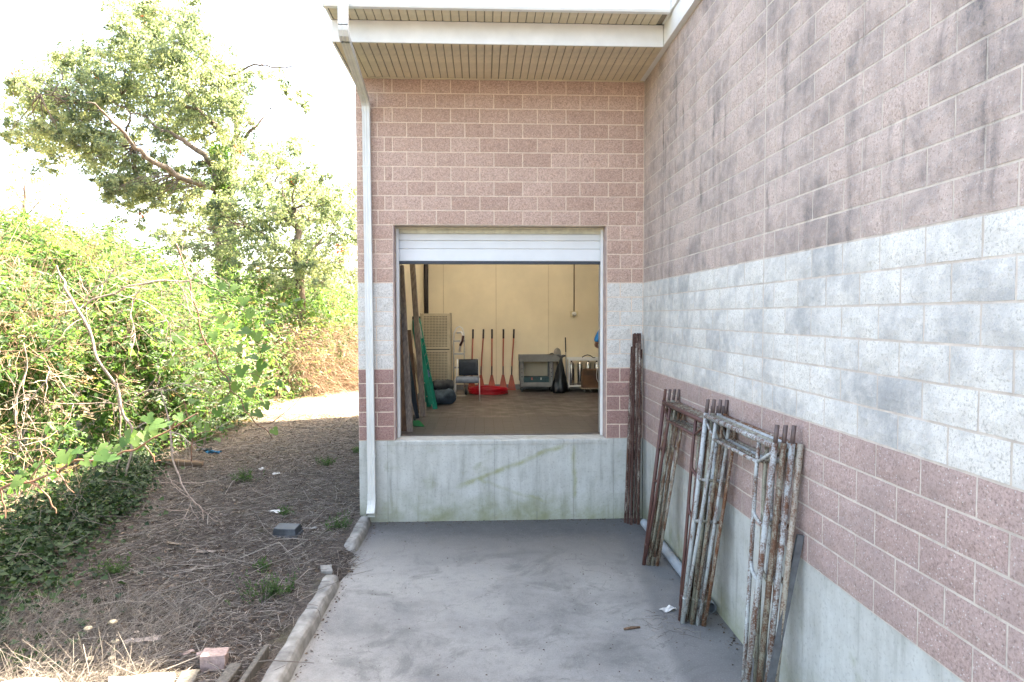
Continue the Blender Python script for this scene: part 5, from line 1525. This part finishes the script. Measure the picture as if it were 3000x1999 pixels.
def put_leaf(parent, p, size, axis, nrm, q=None):
    a = Vector(axis).normalized(); nn_ = Vector(nrm).normalized(); s_ = a.cross(nn_).normalized(); nn_ = s_.cross(a)
    o = bpy.data.objects.new('leaf', GL[q if q is not None else random.choice((0, 1, 1, 2, 2, 3))]); COL.objects.link(o); o.parent = parent
    M4 = Matrix(((s_.x, a.x, nn_.x, 0), (s_.y, a.y, nn_.y, 0), (s_.z, a.z, nn_.z, 0), (0, 0, 0, 1)))
    o.matrix_local = Matrix.Translation(Vector(np.array(p) - base_of(parent))) @ M4 @ Matrix.Scale(size, 4)
    return o
def path(pts, Y, dY=0.0):
    return [at(x, y, Y + dY * i / max(1, len(pts) - 1)) for i, (x, y) in enumerate(pts)]
def smooth_path(P, k=4):
    P = [np.array(p) for p in P]; out = []
    Q = [P[0]]
    for a_, b_ in zip(P[:-1], P[1:]):
        L_ = np.linalg.norm(b_ - a_)
        Q += [(a_ + b_) / 2 + rng.normal(size=3) * L_ * .07, b_ + rng.normal(size=3) * L_ * .04]
    P = Q
    for i in range(len(P) - 1):
        p0, p1, p2, p3 = P[max(i - 1, 0)], P[i], P[i + 1], P[min(i + 2, len(P) - 1)]
        for j in range(k):
            t = j / k
            out.append(.5 * ((2 * p1) + (-p0 + p2) * t + (2 * p0 - 5 * p1 + 4 * p2 - p3) * t * t + (-p0 + 3 * p1 - 3 * p2 + p3) * t ** 3))
    out.append(P[-1]); return out
def vine(name, label, cat, canes, leafs, Y, mat, r0, dY=0.0, group=None):
    q0 = at(*canes[0][0][0], Y)
    v = thing(name, tuple(q0), label, cat, group)
    for pts, k in canes:
        P = smooth_path(path(pts, Y, dY)); mb = MB(); mb.tube(P, list(np.linspace(r0 * k, r0 * k * .45, len(P))), 7); mb.build('cane', mat, v, True)
    for (x, y, sz) in leafs:
        p = at(x, y, Y + random.uniform(-.12, .12))
        put_leaf(v, p, sz * random.uniform(.9, 1.1) * (1.35 if Y > 2 else .8), (random.uniform(-.9, .9), random.uniform(-.5, -.1), random.uniform(-.8, -.1)), (random.uniform(-.35, .35), -.45 + random.uniform(-.3, .3), .85))
    return v
vine('grape_vine', 'nearest grape vine cane with sunlit lobed leaves, bottom left', 'vine',
     [([(-40, 1135), (0, 1123), (70, 1103), (140, 1075), (215, 1055), (285, 1040), (330, 1020), (380, 995), (430, 965), (455, 950)], 1.0),
      ([(60, 1106), (95, 1130), (120, 1160), (130, 1180)], .7), ([(130, 1080), (150, 1105), (170, 1135)], .6), ([(0, 1123), (6, 1150), (10, 1190)], .8), ([(330, 1020), (350, 1045), (355, 1062), (370, 1058)], .6),
      ([(70, 1100), (95, 1065), (120, 1040)], .5), ([(380, 995), (400, 975), (410, 960)], .5)],
     [(42, 1105, .17), (60, 1118, .10), (88, 1068, .12), (150, 1045, .20), (165, 1052, .16), (180, 1035, .12), (240, 1030, .20), (235, 1048, .17), (262, 1052, .14), (300, 1000, .17), (310, 1012, .15), (285, 1015, .12), (330, 1000, .14), (350, 985, .15), (395, 970, .14), (365, 975, .18), (340, 960, .14), (30, 1118, .09), (52, 1090, .11), (100, 1080, .09), (120, 1088, .10), (205, 1045, .11), (222, 1060, .12), (270, 1030, .12), (320, 1030, .10), (375, 1000, .11), (410, 958, .11), (440, 960, .10), (130, 1060, .13), (195, 1062, .10)], -3.95, CANE, .012)
vine('grape_vine', 'grape vine with large flat leaves hanging at the thicket middle', 'vine',
     [([(405, 560), (430, 650), (455, 720), (480, 790), (505, 850), (530, 900), (560, 940), (590, 975), (625, 1005)], 1.0), ([(480, 790), (440, 800), (400, 820)], .6), ([(505, 850), (560, 860), (610, 880)], .6), ([(455, 720), (500, 700), (540, 690)], .6), ([(530, 900), (500, 930), (470, 950)], .6), ([(590, 975), (640, 960), (700, 900), (740, 870)], .5)],
     [(530, 750, .17), (560, 760, .2), (510, 730, .16), (590, 770, .18), (545, 800, .2), (580, 820, .19), (610, 800, .16), (555, 850, .2), (590, 860, .18), (540, 890, .19), (575, 900, .2), (615, 880, .16), (520, 920, .18), (560, 935, .18), (500, 945, .15), (590, 950, .17), (480, 900, .14), (430, 870, .14), (650, 700, .15), (680, 690, .13), (620, 740, .15), (490, 770, .14), (450, 960, .14), (470, 985, .15), (630, 990, .13), (560, 690, .17), (540, 660, .17), (470, 700, .15), (510, 660, .18), (430, 660, .15), (495, 830, .16), (520, 870, .15), (610, 930, .15), (640, 880, .13), (455, 840, .13), (575, 720, .15), (600, 840, .16), (530, 980, .13), (410, 775, .17), (400, 830, .15), (445, 920, .16), (380, 790, .13)], 2.6, CANE, .016)
vine('grape_vine', 'shaded grape vine leaves low beside the log', 'vine',
     [([(440, 1060), (445, 1000), (430, 950), (400, 900)], 1.0), ([(445, 1000), (480, 990), (520, 1000)], .6)], [(440, 1000, .15), (470, 1000, .15), (500, 1010, .13), (420, 960, .14), (455, 975, .15), (510, 985, .12)], .2, CANE, .010)
def bare(label, main, Y, r0, ntw, dY=0.0):
    q0 = at(*main[0][0][0], Y)
    v = thing('bare_branch', tuple(q0), label, 'branch', 'bare branches at the thicket front')
    for pts, k in main:
        P = smooth_path(path(pts, Y, dY)); mb = MB(); mb.tube(P, [r0 * k * (.25 + .75 * math.sin(math.pi * min(1, .08 + .85 * (i / (len(P) - 1)) ** .7))) for i in range(len(P))], 7); mb.build('branch', TWIG, v, True)
        m_ = int(ntw * k)
        for _ in range(m_):
            i = rng.integers(1, len(P) - 1); p = P[i]; d_ = P[min(i + 1, len(P) - 1)] - P[i - 1]; d_ /= np.linalg.norm(d_)
            e = rng.normal(size=3) * np.array((.8, .5, .8)) + d_ * .4; e /= np.linalg.norm(e); L = .18 + .5 * rng.random()
            T_ = twist(p, p + e * L, 5, .10, -.05 if rng.random() < .5 else .08)
            mb = MB(); mb.tube(T_, list(np.linspace(.005, .0022, 5)), 5); mb.build('twig', TWIG, v, True)
    return v
bare('thickest bare branch curving down the sunlit thicket front', [([(130, 610), (150, 650), (165, 690), (185, 725), (215, 790), (250, 870), (280, 930), (298, 985), (300, 1020), (296, 1060), (285, 1110), (272, 1150), (268, 1180)], 1.0), ([(268, 870), (272, 930), (276, 1000), (272, 1080), (270, 1130), (255, 1160), (220, 1172)], .5),
      ([(298, 985), (335, 975), (385, 990), (430, 1010), (470, 1030)], .5), ([(270, 930), (200, 925), (100, 925), (20, 920)], .45), ([(280, 930), (330, 900), (400, 880), (470, 895)], .4), ([(295, 1010), (240, 1060), (190, 1110), (150, 1120), (100, 1090), (95, 1030), (115, 950)], .45)], .75, .021, 30)
bare('arching bare branch across the top of the shaded hollow', [([(60, 760), (120, 735), (190, 705), (260, 675), (330, 655), (400, 645), (450, 640), (470, 610)], 1.0), ([(190, 705), (250, 640), (300, 600)], .6), ([(260, 675), (340, 690), (390, 740), (395, 790)], .6), ([(400, 645), (430, 690), (455, 740)], .6), ([(330, 655), (300, 720), (310, 790)], .5)], 1.2, .015, 34)
bare('thin bare branch hanging at the far left edge', [([(55, 790), (45, 900), (40, 1000), (38, 1060)], 1.0), ([(110, 840), (85, 900), (60, 960)], .7), ([(0, 1030), (30, 1015), (95, 1012)], .7)], -.6, .012, 14)
bare('bare branch reaching down to the soil by the log', [([(370, 900), (395, 1000), (400, 1060), (420, 1110), (440, 1150), (470, 1195)], 1.0), ([(440, 1150), (420, 1190), (400, 1200)], .6)], -.9, .011, 10)

# ------------------------------------------------------------------ litter on the soil
def yard_points(n, y0=-5.2, y1=9.0, p=1.0):
    Y = y0 + (y1 - y0) * rng.random(n) ** p
    x1 = -4.12 + .0 * Y; x0 = edge_x(Y) - .3
    X = x0 + (x1 - x0) * rng.random(n)
    X = np.where((Y < -1.35) & (Y > -2.05) & (rng.random(n) < .15), -4.1 + .35 * rng.random(n), X)
    return X, Y
n = 34000
X, Y = yard_points(n, -5.2, 9, 1.3)
a = rng.random(n) * 2 * math.pi
P = np.stack([X, Y, ground_z(X, Y) + .006 + .02 * rng.random(n)], -1)
D = np.stack([np.cos(a), np.sin(a), rng.normal(size=n) * .10], -1)
o = ribbons('straw_litter', P, D, .05 + .22 * rng.random(n) ** 2, .003 + .004 * rng.random(n), rng.normal(size=n) * .09, rng.random(n) ** 1.15, STRAW)
tag(o, 'dry straw and thin twigs strewn over the soil', 'straw', kind='stuff')
n = 17000
X, Y = yard_points(n, -5.2, 9, 1.3)
P = np.stack([X, Y, ground_z(X, Y) + .004 + .008 * rng.random(n)], -1)
ln = .018 + .05 * rng.random(n) ** 2
o = leaves('leaf_litter', P, rng.normal(size=(n, 3)) * np.array((1, 1, .12)), rng.normal(size=(n, 3)) * .3 + np.array((0, 0, 1)), ln, ln * .6, np.clip(rng.random(n) ** 1.3, 0, 1), LITTER)
tag(o, 'small dead leaves and bark chips scattered on the soil', 'leaf litter', kind='stuff')
n = 420
X, Y = yard_points(n, -5, 8, 1.2); a = rng.random(n) * 2 * math.pi
P = np.stack([X, Y, ground_z(X, Y) + .02], -1)
o = ribbons('twig_litter', P, np.stack([np.cos(a), np.sin(a), .05 + .1 * rng.random(n)], -1), .25 + .6 * rng.random(n), .006 + .006 * rng.random(n), rng.normal(size=n) * .12, .35 + .6 * rng.random(n), STRAW)
tag(o, 'longer bare twigs lying across the soil', 'twigs', kind='stuff')
# dry grass bottom left
n = 4200
Y = -5.2 + 2.3 * rng.random(n); X = -7.2 + 2.3 * rng.random(n) ** 1.3
keep = fbm(X, Y, 51, 3, 2.2) > -.15 - (Y + 3.9) * .35
X, Y = X[keep], Y[keep]; n = len(X)
P = np.stack([X, Y, ground_z(X, Y)], -1)
D = norm(np.stack([.5 + rng.normal(size=n) * .7, rng.normal(size=n) * .7, .35 + .4 * rng.random(n)], -1))
o = ribbons('dry_grass', P, D, .12 + .28 * rng.random(n), .0035, rng.normal(size=n) * .16, .45 + .55 * rng.random(n), STRAW)
tag(o, 'pale dry grass tufts at the bottom left corner', 'grass', kind='stuff')
# small weeds
WD = [(-4.49, -2.8, .30, 60, 'leafy weed patch beside the kerb below the soil gap'), (-4.23, -.66, .22, 36, 'small weed near the downspout foot and kerb end'), (-5.1, .05, .14, 26, 'low weed just behind the white scrap near the tray'), (-6.35, 1.9, .24, 50, 'weed clump at the shade edge near the blue rag'),
      (-5.25, 3.2, .20, 40, 'thin yellow green weed beside the wing wall'), (-4.8, 4.2, .18, 36, 'weed farther back along the wing wall'), (-6.35, -2.15, .20, 40, 'grassy weed in front of the ivy'), (-6.75, -2.5, .18, 30, 'small weed at the ivy edge on the left'), (-6.05, -4.05, .12, 24, 'low green weed among the dry grass'), (-4.75, -2.1, .12, 18, 'tiny weed between tray and kerb')]
for (x, y, h, n, lab) in WD:
    gz_ = float(ground_z(x, y)); w = thing('weed', (x, y, gz_), lab, 'weed', 'weeds growing in the soil')
    m_ = n * 5
    az = rng.random(n) * 2 * math.pi; el = .4 + .9 * rng.random(n)
    D = np.stack([np.cos(az) * np.cos(el), np.sin(az) * np.cos(el), np.sin(el)], -1); L = h * (.5 + .6 * rng.random(n))
    B = np.array((x, y, gz_)) + np.stack([rng.normal(size=n) * h * .35, rng.normal(size=n) * h * .35, np.zeros(n)], -1)
    ribbons('stems', B, D, L, .004, rng.normal(size=n) * .06, .2 + .2 * rng.random(n), LEAF_BRUSH, w)
    k = rng.integers(0, n, m_); tt = .25 + .75 * rng.random(m_)
    leaves('leaves', B[k] + D[k] * (L[k] * tt)[:, None], norm(rng.normal(size=(m_, 3)) + D[k] * .5), rng.normal(size=(m_, 3)) * .5 + np.array((0, 0, 1)), .035 + .03 * rng.random(m_), .014, .15 + .45 * rng.random(m_), LEAF_BRUSH, w)

def on(x, y, dz=0.0): return (x, y, float(ground_z(x, y)) + dz)
# black plastic tray, upside down
tr = thing('plastic_tray', on(-4.84, -.86), 'upturned black plastic tray lying on the soil', 'tray')
def frus(cx, cy, cz, w, d, h, ang, inset, tilt, name, mat, par, z0=0.0):
    V = []
    for (s_, zz) in ((1.0, 0), (inset, h)):
        for i, j in ((-1, -1), (-.35, -1.12), (.35, -1.12), (1, -1), (1, 1), (-1, 1)):
            x, y, z = i * w / 2 * s_, j * d / 2 * s_, zz + z0 + tilt * j
            V.append((cx + x * math.cos(ang) - y * math.sin(ang), cy + x * math.sin(ang) + y * math.cos(ang), cz + z))
    F = [(5, 4, 3, 2, 1, 0), (6, 7, 8, 9, 10, 11)] + [(i, (i + 1) % 6, 6 + (i + 1) % 6, 6 + i) for i in range(6)]
    mb = MB(); mb.add(V, F); return mb.build(name, mat, par, bevel=.006)
TRAYM = simple('dusty black plastic', (.035, .042, .052), .42, var=.3, scale=8, wear=(.10, .11, .12))
frus(-4.84, -.86, on(-4.84, -.86)[2], .36, .22, .035, -.18, .97, .012, 'rim', TRAYM, tr)
frus(-4.84, -.85, on(-4.84, -.86)[2], .33, .19, .085, -.18, .88, .012, 'body', TRAYM, tr, .03)
# half-buried log
mb = MB(); P = [on(-8.25, 2.86, .05), on(-8.0, 2.84, .06), on(-7.7, 2.83, .055), on(-7.38, 2.80, .05)]
mb.tube(P, [.07, .075, .07, .062], 12); tag(mb.build('log', simple('old log', (.16, .11, .07), .9, var=.35, scale=8, bump=.8, stretch=(.4, 3, 3)), smooth=True), 'short brown log lying at the edge of the thicket shade', 'log')
def scrap(name, x, y, w, l, ang, mat, label, cat, group=None, dz=.012, crumple=.02, z=None):
    V = []; n = 6
    for i in range(n):
        for j in range(5):
            u, v = (i / (n - 1) - .5) * l, (j / 4 - .5) * w * (1 - .3 * abs(i / (n - 1) - .5))
            V.append((x + u * math.cos(ang) - v * math.sin(ang), y + u * math.sin(ang) + v * math.cos(ang), (on(x, y)[2] if z is None else z) + dz + random.uniform(0, crumple)))
    F = [(i * 5 + j, i * 5 + j + 1, (i + 1) * 5 + j + 1, (i + 1) * 5 + j) for i in range(n - 1) for j in range(4)]
    N_ = len(V); V += [(a, b, c - .003) for a, b, c in V]; F += [tuple(N_ + q for q in f[::-1]) for f in F]
    mb = MB(); mb.add(V, F)
    return tag(mb.build(name, mat, smooth=False), label, cat, group)
PAPER = simple('dirty white paper', (.62, .61, .58), .85, var=.15, scale=15); BLUE = simple('blue cloth', (.02, .16, .30), .8, var=.2)
scrap('paper_scrap', -5.27, .12, .07, .22, -.4, PAPER, 'crumpled white paper scrap behind the black tray', 'paper scrap', 'paper scraps on the soil', crumple=.04)
scrap('paper_scrap', -4.62, -.58, .05, .17, -.1, PAPER, 'white paper strip right of the black tray', 'paper scrap', 'paper scraps on the soil')
scrap('paper_scrap', -5.95, 2.4, .06, .13, .5, PAPER, 'small white scrap far back in the shaded soil', 'paper scrap', 'paper scraps on the soil', crumple=.03)
scrap('paper_scrap', -5.28, -3.70, .11, .30, .3, simple('pale bark', (.40, .34, .30), .85), 'pale curled scrap near the mushrooms', 'paper scrap', 'paper scraps on the soil', crumple=.03)
scrap('paper_scrap', -6.3, 2.7, .07, .10, .9, PAPER, 'white tuft of paper near the weed clump', 'paper scrap', 'paper scraps on the soil', crumple=.05)
scrap('rag', -7.62, 3.92, .14, .30, -.3, BLUE, 'blue rag at the shade edge beside the thicket', 'rag', crumple=.07)
scrap('rag', -7.86, 4.05, .16, .28, .2, BLACKP, 'black plastic scrap beside the blue rag', 'rag', crumple=.08)
scrap('wood_chip', -6.1, -1.25, .05, .22, -.35, W_PALE, 'flat pale wood chip on the soil left of the tray', 'wood chip', 'wood chips on the soil')
scrap('wood_chip', -5.6, -1.5, .07, .24, .1, W_GREY, 'grey wood chip in the middle of the soil', 'wood chip', 'wood chips on the soil')
scrap('paper_scrap', -.47, -3.05, .10, .16, .4, PAPER, 'torn white paper on the concrete by the scaffold legs', 'paper scrap', 'scraps on the driveway', dz=.004, crumple=.03, z=0.0)
mb = MB(); mb.tube([(-1.00, -3.46, .013), (-.93, -3.44, .016), (-.84, -3.425, .012)], [.010, .013, .009], 7)
tag(mb.build('stick', W_BRN, smooth=True), 'short dark stick on the concrete driveway', 'stick')
mb = MB(); P = twist((-.16, -4.75, .03), (-.05, -4.25, .05), 6, .1); mb.tube(P, .02, 7)
tag(mb.build('branch_scrap', BARK, smooth=True), 'bark covered stick at the wall foot below the nearer scaffold', 'stick')
n = 60
P = np.stack([-.75 + .5 * rng.random(n), -3.6 + .5 * rng.random(n), .004 + .006 * rng.random(n)], -1); a = rng.random(n) * 6.3
o = ribbons('driveway_straw', P, np.stack([np.cos(a), np.sin(a), .02 * rng.random(n)], -1), .06 + .16 * rng.random(n), .003, rng.normal(size=n) * .1, rng.random(n), STRAW)
tag(o, 'few thin straws on the concrete by the scaffold legs', 'straw', kind='stuff')
n = 500
X = -3.85 + 3.6 * rng.random(n); Y = -5.5 + 5.4 * rng.random(n)
P = np.stack([X, Y, np.full(n, .003)], -1); ln = .008 + .022 * rng.random(n) ** 2
o = leaves('driveway_crumbs', P, rng.normal(size=(n, 3)) * np.array((1, 1, .05)), rng.normal(size=(n, 3)) * .2 + np.array((0, 0, 1)), ln, ln * .6, rng.random(n) * .5, LITTER)
tag(o, 'dark crumbs and leaf bits on the driveway', 'debris', kind='stuff')
n = 900
e_ = rng.random(n); q_ = rng.exponential(.05, n)
X = np.where(e_ < .45, -.02 - q_, np.where(e_ < .7, -3.86 + q_ * .8, -3.8 + 3.7 * rng.random(n))); Y = np.where(e_ < .7, -6 + 5.9 * rng.random(n), -.02 - q_)
P = np.stack([X, Y, .003 + .006 * rng.random(n)], -1); ln = .010 + .028 * rng.random(n) ** 2
o = leaves('edge_debris', P, rng.normal(size=(n, 3)) * np.array((1, 1, .1)), rng.normal(size=(n, 3)) * .3 + np.array((0, 0, 1)), ln, ln * .6, rng.random(n) * .75, LITTER)
tag(o, 'leaf bits gathered along the foot of walls and kerb', 'debris', kind='stuff')
# mushrooms
for (x, y, s_, lab) in ((-5.86, -3.50, .75, 'tall tan mushroom, leftmost of the group'), (-5.70, -3.40, .78, 'tan mushroom with brown side, right of the tallest'), (-5.50, -3.74, .62, 'tan mushroom cap closer to the pale scrap'), (-5.55, -4.03, .6, 'small mushroom nearest the white stones'), (-5.38, -4.02, .5, 'tiny mushroom right of the nearest one')):
    z = on(x, y)[2]; m_ = thing('mushroom', (x, y, z), lab, 'mushroom', 'mushrooms on the soil')
    mb = MB(); mb.tube([(x, y, z - .01), (x + .01, y, z + .06 * s_)], [.012 * s_, .009 * s_], 8); mb.build('stem', simple('mushroom stem', (.62, .52, .36), .7), m_, True)
    mb = MB(); mb.lathe([(.006 * s_, 0), (.05 * s_, -.004), (.052 * s_, .004), (.038 * s_, .016 * s_), (.012 * s_, .023 * s_)], (x + .01, y, z + .06 * s_), 14); mb.build('cap', simple('mushroom cap', (.72, .60, .40), .6, var=.2), m_, True)
# rocks, rubble and boards by the kerb
def rock(x, y, w, d, h, ang, mat, label, name='stone', cat='stone', group='stones by the kerb end', jag=.12, seed=0):
    r = np.random.default_rng(seed + 100); bm = bmesh.new(); bmesh.ops.create_cube(bm, size=1)
    bmesh.ops.subdivide_edges(bm, edges=list(bm.edges), cuts=2, use_grid_fill=True)
    for v in bm.verts:
        v.co = Vector((v.co.x * w * (1 + r.normal() * jag * .5), v.co.y * d * (1 + r.normal() * jag * .5), (v.co.z + .42) * h * (1 + r.normal() * jag * .4)))
    bmesh.ops.bevel(bm, geom=list(bm.edges), offset=.004, segments=1, affect='EDGES')
    me = bpy.data.meshes.new(name); bm.to_mesh(me); bm.free(); me.materials.append(mat)
    o = bpy.data.objects.new(name, me); COL.objects.link(o); o.location = on(x, y, -.01); o.rotation_euler = (r.normal() * .06, r.normal() * .06, ang)
    return tag(o, label, cat, group)
ROSE = simple('broken rose block', (.36, .27, .245), .92, var=.2, scale=30, bump=.5); W_OLD = wood('old grey timber', (.11, .10, .085)); STONE = simple('pale stone', (.50, .48, .43), .9, var=.2, scale=12, bump=.5)
rock(-4.50, -4.13, .19, .17, .13, .15, ROSE, 'broken rose concrete block beside the grey boards', 'broken_block', 'block', None, .06, 1)
rock(-4.92, -4.56, .46, .34, .10, .1, STONE, 'large flat pale stone in the sun at the bottom edge', seed=2)
rock(-5.75, -4.62, .45, .35, .10, -.2, STONE, 'rounded pale stone under the dry grass, bottom left', seed=3, jag=.2)
rock(-6.45, -4.56, .40, .30, .08, .3, STONE, 'leftmost pale stone at the bottom edge', seed=4, jag=.2)
rock(-4.66, -3.98, .08, .06, .05, .5, ROSE, 'small rose chip behind the broken block', seed=5)
rock(-4.80, -3.92, .10, .05, .03, .9, ROSE, 'flat rose flake left of the broken block', seed=6)
mb = MB(); mb.beam(on(-4.13, -3.97, .035), on(-4.15, -4.75, .035), .045, .12, (0, 0, 1))
tag(mb.build('board', W_OLD, bevel=.006), 'grey weathered board on edge against the kerb', 'board', 'old boards by the kerb')
mb = MB(); mb.beam(on(-4.29, -4.22, .03), on(-4.33, -4.8, .03), .10, .08, (0, .2, 1))
tag(mb.build('board', W_OLD, bevel=.008), 'splintered dark timber end beside the broken block', 'board', 'old boards by the kerb')
mb = MB(); mb.beam(on(-4.62, -4.28, .03), on(-4.56, -4.75, .03), .14, .05, (0, 0, 1))
tag(mb.build('board', W_OLD, bevel=.006), 'short grey board in front of the broken block', 'board', 'old boards by the kerb')
rock(-4.06, -2.1, .12, .14, .07, .3, KERB, 'flat kerb fragment at the soil gap', 'kerb_fragment', 'kerb fragment', None, .1, 8)
